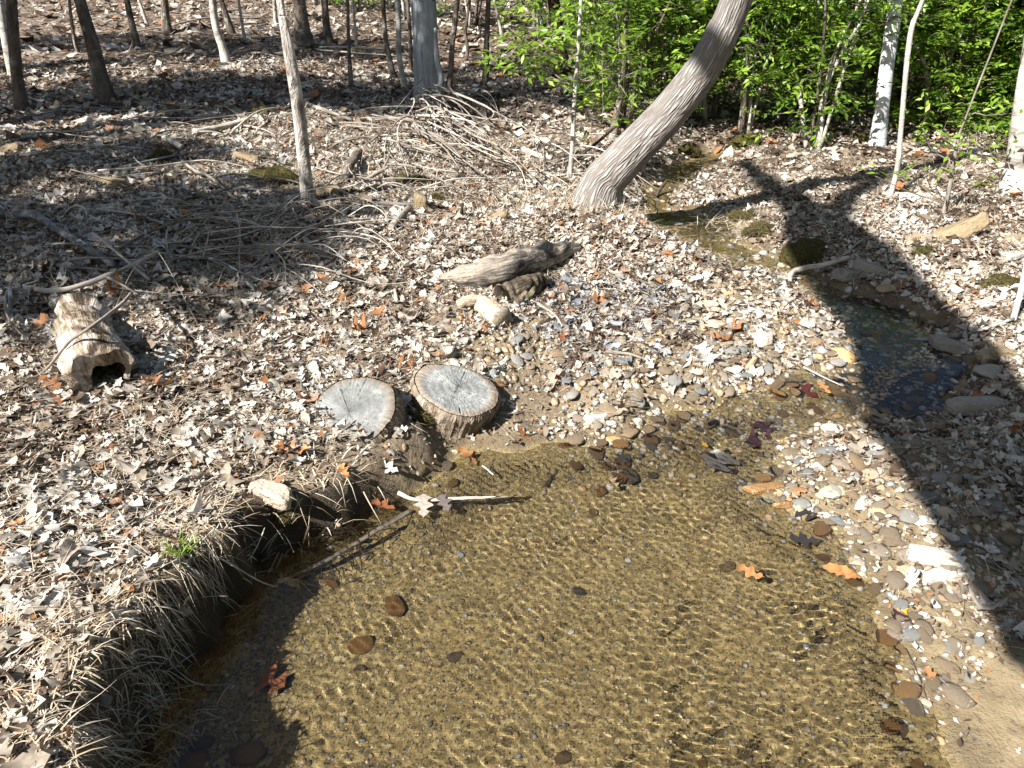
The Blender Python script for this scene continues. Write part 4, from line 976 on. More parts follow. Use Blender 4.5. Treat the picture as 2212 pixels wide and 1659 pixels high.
def hollow(name, label, path, R, rin, deep, mat, seed, jag=.04, lump=.16, cat='log'):
    path = np.array(path); b = path[len(path) // 2] - [0, 0, R[0]]
    root = empty(name, b); tag(root, label, cat)
    V, tri, T, n0, sides = shell_mesh('shell', None, path - b, R, rin, deep, seed=seed, jag=jag, lump=lump)
    me = np_mesh('shell', V, tri, M[mat], True, {'tc': T}); me.materials.append(M['rotdark'])
    mi = np.zeros(len(tri), np.int32); mi[n0 + 2 * sides:] = 1; mi[-sides:] = 0
    me.polygons.foreach_set('material_index', mi)
    link('shell', me, root)
    return root
hl = hollow('hollow_log', 'short rotten bleached log with a dark hollow end, lying left of the stump slices', [gp(168, 672, .06), gp(188, 735, .07), gp(222, 815, .075)], [.10, .125, .13], .55, .3, 'rotlog', 4, .012, .12)

def log(name, label, path, R, mat, seed, lump=.12, sides=20, rings=30, cat='log', fine=.015):
    path = np.array(path); b = path[len(path) // 2] - [0, 0, R[len(R) // 2]]
    root = empty(name, b); tag(root, label, cat)
    link('body', tube_mesh('body', M[mat], path - b, R, sides, rings, lump, seed, fine=fine), root)
    return root
cl = log('charred_log', 'long burnt log with blackened and bleached bark, behind the short cut pieces', [gp(950, 602, .015), gp(1010, 598, .05), gp(1080, 585, .085), (gp(1150, 562, .09)), gp(1205, 545, .07), gp(1252, 536, .03)], [.025, .075, .105, .10, .075, .03], 'charlog', 12, .1, 26, 50)
loc = np.array(cl.location)
link('bark_slab', tube_mesh('bark_slab', M['charlog'], [gp(1035, 612, .03) - loc, gp(1090, 605, .05) - loc, gp(1160, 580, .05) - loc], [.02, .035, .02], 8, 16, .35, 3), cl)
hollow('hollow_log', 'small dark mossy log piece with a round hole in its end, below the burnt log', [gp(1165, 606, .06), gp(1130, 618, .065), gp(1082, 640, .07)], [.05, .06, .068], .5, .12, 'brownlog', 6, .006, .1)
log('branch_piece', 'dark forked bark piece lying right of the small hollow log', [gp(1112, 655, .03), gp(1140, 632, .05), gp(1178, 600, .06)], [.035, .045, .025], 'brownlog', 7, .25)
ct = log('cut_log', 'short pale cut log with a sawn grey end and side stub', [gp(1035, 652, .05), gp(1058, 668, .058), gp(1084, 690, .06)], [.052, .06, .064], 'cutlog', 15, .05)
loc = np.array(ct.location)
pa, pb = gp(1035, 652, .05) - loc, gp(1084, 690, .06) - loc; ax = unit(pb - pa)
link('sawn_end', tube_mesh('sawn_end', M['endgrain'], [pb - ax * .01, pb + ax * .004], [.0635, .0605], 24, 3, 0, 1), ct)
link('side_stub', tube_mesh('side_stub', M['cutlog'], [pa + [.02, 0, .0], gp(1018, 650, .06) - loc, gp(988, 660, .045) - loc], [.042, .035, .028], 12, 14, .15, 4), ct)

# ================================================================== STONES
import bmesh
def ico(level):
    bm = bmesh.new(); bmesh.ops.create_icosphere(bm, subdivisions=level, radius=1)
    bm.verts.ensure_lookup_table()
    V = np.array([v.co[:] for v in bm.verts]); F = np.array([[v.index for v in f.verts] for f in bm.faces]); bm.free()
    return V, F
ICO = {1: ico(1), 2: ico(2), 3: ico(3), 4: ico(4)}
def rock_geo(seed, level, dims, cuts=11, noise=.05):
    V, F = ICO[level]; V = V.copy(); r = np.random.default_rng(seed)
    for _ in range(cuts):
        n = unit(r.normal(0, 1, 3)); d = r.uniform(.5, .85); s = V @ n
        V = np.where((s > d)[:, None], V - np.outer(s - d, n) * .93, V)
    for lam, a in ((1.4, 1.0), (.6, .5), (.28, .22)):
        V = V * (1 + noise * a * waves(V[:, 0] + V[:, 2] * .7, V[:, 1] - V[:, 2] * .6, lam, 6, seed * 3 + int(lam * 10)))[:, None]
    return V * np.array(dims), F
def slab_geo(seed, level, dims):
    V, F = ICO[level]; r = np.random.default_rng(seed)
    p = np.sign(V) * np.abs(V) ** .3
    p[:, 2] = np.sign(V[:, 2]) * np.abs(V[:, 2]) ** .38
    rad = np.arctan2(p[:, 1], p[:, 0])
    p[:, :2] *= (1 + .13 * np.sin(2 * rad + r.uniform(0, 6)) + .09 * np.sin(3 * rad + r.uniform(0, 6)) + .04 * np.sin(7 * rad + r.uniform(0, 6)))[:, None]
    p[:, 2] += .12 * waves(p[:, 0], p[:, 1], 1.1, 6, seed)
    p += .008 * r.normal(0, 1, p.shape)
    return p * np.array(dims), F
def rock(label, px, wpx, rel, mat, seed, yaw=0.0, rot=(0, 0), slab=False, name='stone', sink=.35, water=False, level=3):
    g = G(px[0], px[1]); w = wpx / FPX * dist(g) / 2
    geo = slab_geo(seed, 4, (1, 1, 1)) if slab else rock_geo(seed, level, (1, 1, 1))
    V = geo[0] * (np.array(rel) * w)
    o = link(name, np_mesh(name, V, geo[1], M[mat], True), None, (g[0], g[1], g[2] + rel[2] * w * (1 - 2 * sink)))
    o.rotation_euler = (rot[0], rot[1], yaw)
    tag(o, label, 'stone'); receiver(o)
    return o
ROCKS = [
    ('big tan slab tilted up on the right bank', (2062, 512), 104, (1, .62, .34), 'slab', 1, .25, (-.55, -.35), True, 'slab_stone', .2),
    ('flat tan slab at the right edge beyond the tan tilted slab', (2195, 522), 80, (1, .6, .22), 'slab', 2, .1, (-.2, 0), True, 'slab_stone', .2),
    ('pale tan slab lying below the flat slab at the right edge', (2190, 556), 70, (1, .5, .2), 'stone', 3, .3, (-.2, 0), True, 'slab_stone', .2),
    ('small tan slab left of the big tilted slab', (1972, 520), 60, (1, .5, .25), 'stone', 4, .5, (-.3, 0), True, 'slab_stone', .2),
    ('long grey stone in the tree shadow above the dark pool', (1880, 585), 78, (1, .4, .3), 'greyslab', 5, -.5, (-.2, .2), True, 'slab_stone', .3),
    ('tan stone half shaded at the head of the dark pool', (1918, 625), 62, (1, .6, .35), 'stone', 6, .2, (0, 0), False, 'stone', .35),
    ('grey stone under the pale branch at the creek bend', (1832, 600), 60, (1, .6, .4), 'greyslab', 7, .4, (-.1, .1), True, 'slab_stone', .3),
    ('dark wedge-shaped stone at the edge of the dark pool', (2066, 758), 88, (1, .5, .32), 'greyslab', 8, -.35, (-.1, .15), True, 'slab_stone', .3),
    ('round grey stone half in shadow right of the dark pool', (2135, 812), 78, (1, .75, .5), 'greyslab', 9, .2, (0, 0), False, 'stone', .35),
    ('flat tan stone lying in the sun right of the dark pool', (2140, 775), 60, (1, .6, .35), 'stone', 10, .1, (0, 0), True, 'slab_stone', .3),
    ('tan slab leaning at the right edge above the dark pool', (2178, 770), 64, (1, .55, .3), 'slab', 11, -.4, (0, .2), True, 'slab_stone', .3),
    ('large flat grey stone in shadow below the dark pool', (2110, 885), 112, (1, .42, .3), 'greyslab', 12, .05, (-.12, 0), True, 'slab_stone', .3),
    ('small brown stone beside the large flat grey stone', (2085, 848), 40, (1, .7, .4), 'greyslab', 13, .3, (0, 0), False, 'stone', .35),
    ('long brown stone at the lower lip of the dark pool', (1955, 922), 70, (1, .35, .25), 'slab', 14, .1, (0, 0), False, 'stone', .35),
    ('wet orange-brown stone at the near edge of the dark pool', (1823, 772), 72, (1, .65, .5), 'orangestone', 15, -.4, (0, .1), False, 'stone', .4),
    ('rounded tan stone touching the wet orange-brown stone', (1779, 756), 46, (1, .75, .5), 'stone', 16, .2, (0, 0), False, 'stone', .4),
    ('bright yellowish white block on the gravel beside the creek', (1645, 740), 44, (1, .95, .6), 'whitestone', 17, .2, (-.3, 0), True, 'stone', .3),
    ('flat tan stone with a pointed end on the gravel', (1542, 702), 66, (1, .6, .3), 'stone', 18, -.4, (-.15, 0), False, 'stone', .35),
    ('smooth pinkish tan stone up the gravel', (1522, 660), 60, (1, .5, .3), 'stone', 19, -.1, (0, 0), False, 'stone', .35),
    ('orange pebble high on the gravel slope', (1574, 637), 26, (1, .75, .5), 'orangestone', 20, .2, (0, 0), False, 'stone', .35),
    ('grey-tan upright stone standing in the leaves at the water edge', (1622, 795), 38, (1, .6, 1.1), 'stone', 21, .5, (.2, .1), False, 'stone', .3),
    ('yellow-white pointed pebble at the water edge', (1664, 828), 26, (1, .7, .6), 'whitestone', 22, .4, (0, 0), False, 'stone', .35),
    ('pale pinkish stone near the leafy water edge', (1510, 806), 42, (1, .7, .4), 'stone', 23, .1, (0, 0), False, 'stone', .35),
    ('squarish white stone at the tip of the small gravel spit', (1288, 908), 48, (1, .55, .4), 'whitestone', 24, .45, (-.2, 0), True, 'stone', .3),
    ('cream rounded stone on the small gravel spit', (1342, 890), 46, (1, .6, .4), 'stone', 25, -.2, (0, 0), False, 'stone', .35),
    ('pale stone at the wet end of the small gravel spit', (1378, 912), 32, (1, .7, .5), 'whitestone', 26, 1.2, (0, 0), False, 'stone', .35),
    ('tan stone in front of the small gravel spit', (1322, 918), 36, (1, .6, .4), 'stone', 27, .2, (0, 0), False, 'stone', .35),
    ('half-sunken orange stone in the shallows by the spit', (1322, 952), 44, (1, .55, .35), 'orangestone', 28, .1, (0, 0), False, 'stone', .45),
    ('white stone crowning the near gravel bar', (1795, 930), 62, (1, .55, .42), 'whitestone', 29, .1, (0, 0), False, 'stone', .35),
    ('cream stone right of the crowning white stone', (1850, 948), 56, (1, .7, .4), 'stone', 30, -.3, (0, 0), False, 'stone', .35),
    ('rounded pale stone in the middle of the near gravel bar', (1766, 1012), 46, (1, .7, .55), 'whitestone', 31, -.6, (0, 0), False, 'stone', .35),
    ('tan dome-shaped stone on the near gravel bar', (1880, 1028), 48, (1, .7, .5), 'stone', 32, .2, (0, 0), False, 'stone', .35),
    ('brown stone crossed by the thin branch shadow', (1905, 972), 46, (1, .7, .4), 'stone', 33, .3, (0, 0), False, 'stone', .35),
    ('round yellowish stone with a dark stain on the gravel bar', (1803, 1066), 66, (1, .7, .3), 'stainstone', 34, .1, (0, 0), False, 'stone', .35),
    ('smooth white oval stone lying slantwise on the gravel bar', (1858, 1096), 60, (1, .48, .45), 'whitestone', 35, .55, (0, 0), False, 'stone', .35),
    ('pinkish flat stone beside the white oval stone', (1895, 1106), 44, (1, .65, .3), 'stone', 36, 0, (0, 0), False, 'stone', .35),
    ('wet brown oval stone at the pool edge', (1690, 1094), 48, (1, .5, .5), 'wetbrown', 37, .0, (0, 0), False, 'stone', .35),
    ('flat wet slab stone dipping into the pool', (1650, 1058), 80, (1, .3, .22), 'wetbrown', 38, .25, (0, 0), True, 'slab_stone', .4),
    ('greenish wet stone in the pool shallows', (1652, 1085), 50, (1, .5, .3), 'wetdark', 39, -.3, (0, 0), False, 'stone', .4),
    ('long white slab stone on the sandy bar', (2018, 1208), 116, (1, .36, .22), 'whitestone', 40, -.3, (0, 0), True, 'slab_stone', .3),
    ('white pointed slab below the long white slab', (2035, 1245), 100, (1, .3, .2), 'whitestone', 41, .2, (0, 0), True, 'slab_stone', .3),
    ('rounded cream stone left of the long white slab', (1955, 1232), 42, (1, .8, .5), 'stone', 42, .2, (0, 0), False, 'stone', .35),
    ('pale pink stone at the shadow edge on the bar', (2040, 1110), 52, (1, .65, .4), 'stone', 43, -.5, (0, 0), False, 'stone', .35),
    ('broad cream stone on the right of the gravel bar', (1998, 1130), 66, (1, .5, .3), 'whitestone', 44, -.1, (0, 0), False, 'stone', .35),
    ('brown and white stone beside the orange oval leaf', (1848, 1218), 40, (1, .7, .5), 'stone', 45, -.2, (0, 0), False, 'stone', .35),
    ('pinkish elongated stone on the wet sand', (2038, 1345), 52, (1, .4, .35), 'stone', 46, -.45, (0, 0), False, 'stone', .35),
    ('small white and grey pebble on the wet sand', (1995, 1328), 30, (1, .5, .5), 'whitestone', 47, -.2, (0, 0), False, 'stone', .35),
    ('tan stone lying on the bank left of the pool', (588, 1074), 92, (1, .5, .38), 'stone', 48, -.3, (0, .1), True, 'stone', .3),
    ('tan boulder poking from the leaves below the leaning tree', (1080, 476), 58, (1, .7, .6), 'slab', 49, .2, (0, 0), False, 'stone', .35),
    ('upright squarish tan stone by the white stick', (908, 455), 30, (1, .8, 1.5), 'slab', 50, .2, (0, .1), True, 'stone', .25),
    ('pale flat slab in the brush left of the snag', (542, 344), 62, (1, .5, .25), 'slab', 51, -.3, (-.3, .1), True, 'slab_stone', .3),
    ('tan stone right behind the foot of the snag', (712, 425), 54, (1, .6, .6), 'slab', 52, .1, (0, 0), True, 'stone', .3),
    ('yellowish rotten stone at the left edge by the slope', (20, 328), 60, (1, .7, .5), 'slab', 53, .3, (0, 0), False, 'stone', .35),
    ('brown flat stone in the shaded brush on the left', (240, 400), 70, (1, .5, .3), 'slab', 54, -.4, (-.2, 0), True, 'slab_stone', .3),
    ('grey flat stone under the twig pile', (560, 545), 90, (1, .5, .22), 'greyslab', 55, .3, (-.15, 0), True, 'slab_stone', .3),
    ('pale stone in the upper creek', (1460, 492), 34, (1, .7, .5), 'whitestone', 56, 0, (0, 0), False, 'stone', .2),
    ('small brown stone in the leaves above the bare soil', (775, 458), 30, (1, .7, .5), 'slab', 57, 0, (0, 0), False, 'stone', .35),
]
def flat_mat(name, a, b, wet=False): return mat_stone(name, [(0, a), (1, b)], wet)
M['orangestone'] = flat_mat('orange_stone', (.42, .25, .10), (.50, .32, .15)); M['wetbrown'] = flat_mat('wet_brown_stone', (.18, .085, .028), (.26, .15, .06), True)
M['wetdark'] = flat_mat('wet_green_stone', (.06, .07, .055), (.09, .1, .08), True); M['stainstone'] = mat_stone('stained_stone', [(0, (.46, .37, .23)), (1, (.5, .4, .25))])
for R_ in ROCKS:
    lab, px, w, rel, mt, sd, yaw, rot, slab, nm, sink = R_
    rock(lab, px, w, rel, mt, sd, yaw, rot, slab, nm, sink)
HERO_XY = np.array([G(*R_[1])[:2] for R_ in ROCKS])

# gravel: the largest stones one by one, the rest as a mass
def in_frame(x, y, z=0.0):
    d = y * CP - (z - CAMZ) * SP; u = x / d * FPX; v = (y * SP + (z - CAMZ) * CP) / d * FPX
    return (np.abs(u) < 1150) & (np.abs(v) < 860)
gx, gy = sector(120000, 1.3, 7.5, 45)
bed_ = (sdw(gx, gy) < 0) * np.interp(gy, [2.7, 3.0, 9], [.004, .6, .3])
pg = np.maximum(bar_mask(gx, gy) * (.9 - .3 * sand_mask(gx, gy)), bed_) + .012 + .05 * soil_mask(gx, gy)
k = RNG.uniform(0, 1, len(gx)) < pg * .55
gx, gy = gx[k], gy[k]
gs = np.clip(RNG.lognormal(-4.25, .6, len(gx)), .004, .055)
order = np.argsort(-gs * in_frame(gx, gy) / np.hypot(gx, gy))
single, mass = order[:270], order[270:]
TM_R = [rock_geo(200 + i, 2, (1, .74, .34), 9, .05) for i in range(8)]
st_me = [np_mesh('stone', v, f, M[m_], True) for i, (v, f) in enumerate(TM_R) for m_ in ('stone', 'wetstone')]
for i in single:
    inw = sdw(gx[i], gy[i]) < .0
    me = st_me[(int(RNG.integers(0, 8)) * 2 + (1 if inw else 0)) % len(st_me)]
    s = float(gs[i]) * 1.1
    o = link('stone', me, None, (gx[i], gy[i], float(hz(gx[i], gy[i])) + s * .18))
    o.scale = (s, s, s); o.rotation_euler = (RNG.normal(0, .2), RNG.normal(0, .2), RNG.uniform(0, 6.28)); receiver(o)
    far_ = gy[i] > 3.3
    big = 'larger' if s > .03 else 'fair-sized' if s > .022 else 'small'
    if inw: tag(o, big + ' wet stone on the creek bed, ' + where(gx[i], gy[i]), 'stone', 'stones on the creek bed')
    else: tag(o, big + ' loose pebble lying ' + where(gx[i], gy[i]), 'stone', 'loose pebbles on the gravel')
TM_G = [rock_geo(300 + i, 1, (1, .78, .36), 6, .05) for i in range(8)]
gp_ = np.stack([gx[mass], gy[mass], hz(gx[mass], gy[mass]) + gs[mass] * .15], -1)
o = link('gravel', scatter('gravel', gp_, tilt(normals(gx[mass], gy[mass]), .2), gs[mass], RNG.uniform(0, 1, len(mass)), TM_G, M['gravel']))
tag(o, 'tan and grey gravel mixed through the creek bars and bed', 'gravel', kind='stuff'); receiver(o)

# fine grit on the bed of the pool
bx_, by_ = sector(16000, 1.0, 3.6, 40); k = sdw(bx_, by_) < -.04; bx_, by_ = bx_[k], by_[k]; n = len(bx_)
o = link('bed_grit', scatter('bed_grit', np.stack([bx_, by_, hz(bx_, by_) + .001], -1), tilt(normals(bx_, by_), .2), np.clip(RNG.lognormal(-5.4, .45, n), .002, .013), RNG.choice([.0, .02, .05, .2, .3, .45, .6, .9], n), [(v, f) for v, f in [rock_geo(500 + i, 1, (1, .8, .4), 4, .05) for i in range(4)]], M['gravel']))
tag(o, 'fine dark and tan grit on the bed of the pool', 'grit', kind='stuff'); receiver(o)

# ================================================================== MOSS
def moss(label, px, wpx, rel, seed, fuzz=900, mat='moss', name='moss_mound', cat='moss'):
    g = G(*px); w = wpx / FPX * dist(g) / 2; V, F = rock_geo(seed, 4, (1, 1, 1), 2, .13)
    V = V * np.array(rel) * np.array([1, 1, 1.15]) * w
    root = empty(name, g); tag(root, label, cat)
    link('cushion', np_mesh('cushion', V, F, M[mat], True), root)
    ii = RNG.integers(0, len(V), fuzz); P = V[ii]; up = P[:, 2] > -.15 * w; P = P[up]; n = len(P)
    hd = np.arctan2(P[:, 1], P[:, 0]) + RNG.normal(0, .8, n)
    link('fuzz', strips('fuzz', P, hd, RNG.uniform(.015, .05, n) * (w / .12) ** .5, np.full(n, .0016), RNG.uniform(.2, 1.2, n), RNG.uniform(.2, 1.0, n), RNG.uniform(0, 1, n), M['mossfuzz']), root)['kind'] = 'stuff'
MOSS = [('olive mossy mound on the left slope beside a bleached stick', (352, 350), 66, (1, .7, .65), 61), ('round moss cushion on the brushy rise left of the snag', (564, 250), 46, (1, .8, .75), 62), ('grassy moss hump behind the snag foot', (600, 390), 110, (1, .6, .5), 63),
        ('big shaded moss cushion on the far creek bank', (1735, 555), 100, (1, .7, .6), 64), ('brown moss cushion at the creek edge by the island', (1640, 505), 74, (1, .7, .6), 65), ('moss patch on the creek island', (1610, 470), 70, (1, .6, .35), 66),
        ('dark mossy boulder by the upper creek', (1600, 318), 74, (1, .6, .6), 67), ('mossy rock at the head of the upper creek', (1487, 330), 52, (1, .6, .6), 68), ('yellow-green moss by the foot of the leaning tree', (1262, 432), 70, (1, .6, .4), 69),
        ('golden moss tuft left of the leaning tree', (1214, 400), 36, (1, .7, .6), 70), ('moss cushion on the right edge bank by the pale stem', (2170, 620), 84, (1, .7, .5), 71), ('moss tuft by the upright tan stone', (938, 435), 44, (1, .7, .6), 72),
        ('small moss pad on the right bank below the tilted slab', (2000, 545), 60, (1, .6, .35), 73), ('moss pad on the left slope in shade', (150, 292), 60, (1, .5, .3), 74), ('moss at the root of the left stump slice', (905, 905), 60, (1, .6, .5), 75),
        ('tiny bright moss tuft on the muddy bank', (618, 1130), 34, (1, .6, .6), 76), ('moss pad by the white-barked tree', (1865, 300), 60, (1, .5, .35), 77), ('moss pad on the flat left of the white tree', (1800, 290), 90, (1, .5, .25), 78), ('moss at the water edge below the pale stem', (2190, 705), 50, (1, .6, .5), 79), ('brushy moss hump under the fan of sticks', (880, 400), 90, (1, .5, .4), 80)]
for m_ in MOSS: moss(*m_)

# ================================================================== STICKS AND BRUSH
def stick(label, pts, w0, w1, mat='twig', group=None, name='stick', forks=(), water=False, cat='stick', sides=7, lump=.12, recv=False):
    P = np.array([gp(p[0], p[1], p[2] if len(p) > 2 else .01, water) for p in pts]); d = dist(P[0])
    r0, r1 = w0 / 2 / FPX * d, w1 / 2 / FPX * d
    P[:, 2] += r0 * .5
    b = P[0].copy(); seed = random.randrange(10 ** 6)
    o = link(name, tube_mesh(name, M[mat], P - b, [r0, (r0 + r1) / 2, r1], sides, max(8, 6 * len(P)), lump, seed), None, b)
    tag(o, label, cat, group)
    for fk in forks:
        Q = np.array([gp(p[0], p[1], p[2] if len(p) > 2 else .01, water) for p in fk]); Q[:, 2] += r0 * .4
        c = link('side_branch', tube_mesh('side_branch', M[mat], Q - b, [r1 * .9, r1 * .35], 6, 6 * len(Q), .1, seed + 1), o)
        if recv: receiver(c)
    if recv: receiver(o)
    return o
STICKS = [
    ('thick grey fallen branch slanting through the shade at left', [(38, 470, .05), (75, 470, .06), (125, 500, .05), (180, 535, .05), (250, 580, .03)], 20, 12, 'lichen', []),
    ('pale bent branch reaching out of the shade at left', [(80, 628, .03), (110, 632, .04), (170, 622, .06), (230, 600, .08), (290, 575, .09), (342, 546, .08)], 13, 9, 'paletwig', [[(230, 600, .08), (265, 618, .08), (300, 640, .03)]]),
    ('straight pale stick crossing the bent branch', [(202, 506, .12), (262, 555, .10), (322, 606, .04)], 6, 5, 'paletwig', []),
    ('thin curved grey branch lying over the hollow log', [(40, 838, .02), (100, 800, .04), (150, 740, .2), (200, 705, .28), (255, 665, .25), (285, 636, .12)], 5, 9, 'twig', [[(200, 705, .28), (270, 738, .05), (330, 735, .02), (385, 695, .03)]]),
    ('lichen-covered branch standing in shade at the left edge', [(25, 700, .01), (24, 660, .05), (22, 625, .08)], 11, 9, 'lichen', []),
    ('pale branch arched over the creek bend', [(1703, 610, .01), (1712, 592, .04), (1735, 583, .06), (1780, 575, .08), (1832, 560, .05)], 14, 11, 'paletwig', []),
    ('dark lichened branch lying across the dark pool', [(1962, 738, .02), (2020, 735, .03), (2080, 724, .02), (2140, 708, .03), (2190, 690, .05)], 10, 6, 'lichen', []),
    ('small branch poking from the leaves under the leaning tree', [(1415, 432, .0), (1425, 412, .05), (1440, 392, .12)], 9, 6, 'darktwig', []),
    ('bright white stick beside the upright tan stone', [(812, 443, .03), (850, 443, .03), (905, 446, .02)], 10, 9, 'paletwig', []),
    ('thick grey broken branch leaning below the white stick', [(845, 498, .0), (862, 475, .04), (885, 452, .07)], 17, 15, 'twig', []),
    ('crooked dark root chunk in the brush behind the snag', [(745, 395, .02), (752, 370, .06), (765, 350, .08), (778, 335, .06)], 22, 20, 'brown', []),
    ('pale forked stick in the brush right of the snag', [(770, 402, .02), (800, 385, .06), (825, 372, .08), (838, 362, .1)], 9, 7, 'twig', [[(825, 372, .08), (838, 345, .14), (846, 320, .2)]]),
    ('long grey branch lying through the brush left of the snag', [(395, 350, .03), (420, 370, .04), (455, 385, .04), (490, 415, .03), (515, 440, .02)], 8, 5, 'twig', []),
    ('bleached root end beside the mossy mound', [(355, 300, .02), (375, 310, .05), (395, 322, .03)], 14, 12, 'paletwig', []),
    ('pale weathered log piece on the brushy rise', [(420, 290, .03), (470, 280, .04), (535, 262, .04)], 14, 10, 'paletwig', []),
    ('dark fallen pole lying in shade beyond the snag', [(655, 225, .03), (700, 240, .03), (760, 262, .02)], 9, 7, 'twig', []),
    ('twisted root on the dark gravel right of the cut log', [(1268, 735, .0), (1277, 705, .02), (1268, 680, .02), (1290, 665, .02), (1310, 658, .01)], 8, 5, 'twig', []),
    ('forked stick lying below the small hollow log', [(1162, 658, .03), (1185, 672, .03), (1205, 690, .02), (1218, 715, .01)], 7, 3, 'paletwig', []),
    ('short brown stick with upright twig behind the stump slices', [(672, 738, .02), (740, 736, .02), (815, 738, .01)], 8, 6, 'twig', [[(700, 735, .03), (704, 715, .06)]]),
    ('dark stub standing in the leaves left of the leaning tree', [(997, 470, .0), (998, 452, .08), (999, 440, .12)], 7, 6, 'darktwig', []),
    ('black charred branch on the dark gravel', [(1310, 762, .01), (1360, 768, .02), (1400, 782, .01)], 8, 5, 'twig', []),
    ('thin twig lying on gravel at the left of the stones', [(1300, 715, .01), (1340, 722, .02), (1392, 738, .01)], 6, 5, 'paletwig', []),
    ('thin stick across the leaf dam at the riffle', [(1735, 795, .03), (1790, 822, .03), (1835, 842, .01)], 4, 3, 'paletwig', []),
    ('pale grey log lying on the flat behind the sparse sapling', [(1905, 421, .02), (1980, 424, .02), (2050, 425, .02)], 10, 9, 'paletwig', []),
    ('bleached log end in the brush left of the leaning tree', [(1130, 325, .03), (1160, 338, .03), (1192, 345, .03)], 12, 10, 'paletwig', []),
    ('dark pole leaning through brush left of the leaning tree', [(1245, 345, .02), (1290, 310, .25), (1330, 275, .5)], 7, 6, 'darktwig', []),
]
for lab, pts, w0, w1, mt, fk in STICKS:
    stick(lab, pts, w0, w1, mt, forks=fk)
# sticks in the water
def wstick(label, pts, w0, w1, mat, zs):
    P = []
    for (px, py), z in zip(pts, zs): P.append(at_z(px, py, z))
    P = np.array(P); d = dist(P[0]); b = P[0].copy()
    o = link('stick', tube_mesh('stick', M[mat], P - b, [w0 / 2 / FPX * d, w1 / 2 / FPX * d], 8, 30, .12, random.randrange(9999)), None, b)
    tag(o, label, 'stick'); receiver(o)
wstick('long sunken branch slanting across the left side of the pool', [(535, 1312), (620, 1265), (720, 1215), (820, 1150), (890, 1108)], 8, 15, 'twig', [-.10, -.09, -.07, -.05, -.03])
wstick('thin pale stick lying along the water line below the stump slices', [(860, 1065), (905, 1080), (1000, 1076), (1100, 1074)], 10, 5, 'paletwig', [.03, .012, .006, -.01])
wstick('dark sunken stick pointing up the middle of the pool', [(1178, 1068), (1195, 1040), (1222, 1005)], 11, 7, 'darktwig', [-.11, -.08, -.04])
wstick('small white stick poking out of the pool near the red-brown leaf', [(1042, 1006), (1055, 1016), (1066, 1026)], 4, 4, 'paletwig', [.03, .02, .008])
wstick('thin dark root dangling into the pool below the muddy bank', [(668, 1135), (660, 1160), (652, 1190)], 6, 4, 'darktwig', [.10, .05, -.03])
wstick('lichened twig arching into the dark corner of the pool', [(355, 1408), (385, 1450), (430, 1478), (495, 1480)], 3, 3, 'lichen', [.2, .12, .05, -.01])
wstick('thin twig slanting from grassy bank to the pool', [(455, 1195), (500, 1220), (560, 1255), (600, 1270)], 5, 3, 'paletwig', [.22, .16, .06, -.02])
wstick('thin bent reed stem over the bank edge', [(505, 1235), (540, 1205), (560, 1170), (572, 1140)], 3, 2, 'paletwig', [.05, .1, .16, .2])
wstick('dark twig lying sunken near the right side of the pool', [(1625, 1040), (1640, 1065), (1652, 1090)], 7, 5, 'darktwig', [-.03, -.03, -.03])
wstick('long thin dark twig on the wet sand', [(1955, 1400), (1985, 1460), (2000, 1505)], 3, 2, 'darktwig', [.012, .014, .012])

def brush(label, group, n, box, ang, length, lift, width, seed, mats=('twig', 'paletwig', 'twig'), arc=.12):
    """single sticks in a pile: start inside a pixel box, run along an image direction"""
    r = np.random.default_rng(seed)
    for i in range(n):
        px = r.uniform(box[0], box[2]); py = r.uniform(box[1], box[3])
        g0 = G(px, py); a = r.normal(ang[0], ang[1]); L = r.uniform(*length)
        d = np.array([math.cos(a), math.sin(a)])
        k = np.array([-d[1], d[0]]) * r.normal(0, arc) * L
        xs = [g0[:2], g0[:2] + d * L * .35 + k * .8, g0[:2] + d * L * .7 + k, g0[:2] + d * L]
        l0 = r.uniform(*lift)
        P = np.array([(q[0], q[1], float(hz(*q)) + max(.004, l0 * f + r.normal(0, .015))) for q, f in zip(xs, (r.uniform(.2, 1), 1, 1, r.uniform(.1, 1)))])
        rad = r.uniform(*width); b = P[0].copy()
        mk = mats[int(r.integers(0, len(mats)))]
        V, F, T = clean_quads(*tube(P - b, [rad, rad * .75, rad * .35], 5, 12, .1, int(r.integers(10 ** 6))))
        o = link('brush_stick', np_mesh('brush_stick', V, F, M[mk], True, {'tc': T}), None, b)
        mid_ = P[2]
        tag(o, ('long ' if L > 1.0 else 'short ' if L < .5 else '') + ('thick ' if rad > (width[0] + width[1]) / 2 else 'thin ') + {'twig': 'grey ', 'paletwig': 'bleached ', 'lichen': 'lichened '}[mk] + label + ', ' + where(mid_[0], mid_[1]), 'stick', group)
        if len(o['label'].split()) > 16: o['label'] = o['label'].replace('a step ', '')
brush('stick in the fan heap', 'sticks in the fan-shaped heap', 62, (885, 195, 965, 300), (-1.15, .22), (.5, 2.1), (.05, .3), (.006, .013), 1)
brush('stick in the fan heap', 'sticks in the fan-shaped heap', 18, (780, 240, 900, 330), (-.35, .5), (.5, 1.3), (.02, .12), (.005, .011), 2)
brush('twig in the tangled pile', 'twigs in the tangled pile', 60, (330, 470, 640, 590), (.1, .75), (.3, 1.0), (.02, .2), (.003, .007), 3, ('paletwig', 'twig', 'paletwig'), .2)
brush('twig in the tangled pile', 'twigs in the tangled pile', 22, (560, 440, 760, 540), (-.5, .8), (.25, .8), (.02, .22), (.003, .006), 4, ('paletwig', 'twig'), .2)
brush('stick on the left slope', 'sticks on the left slope', 34, (0, 250, 560, 430), (.15, .6), (.4, 1.4), (.01, .08), (.005, .012), 5, ('twig', 'paletwig', 'lichen'))
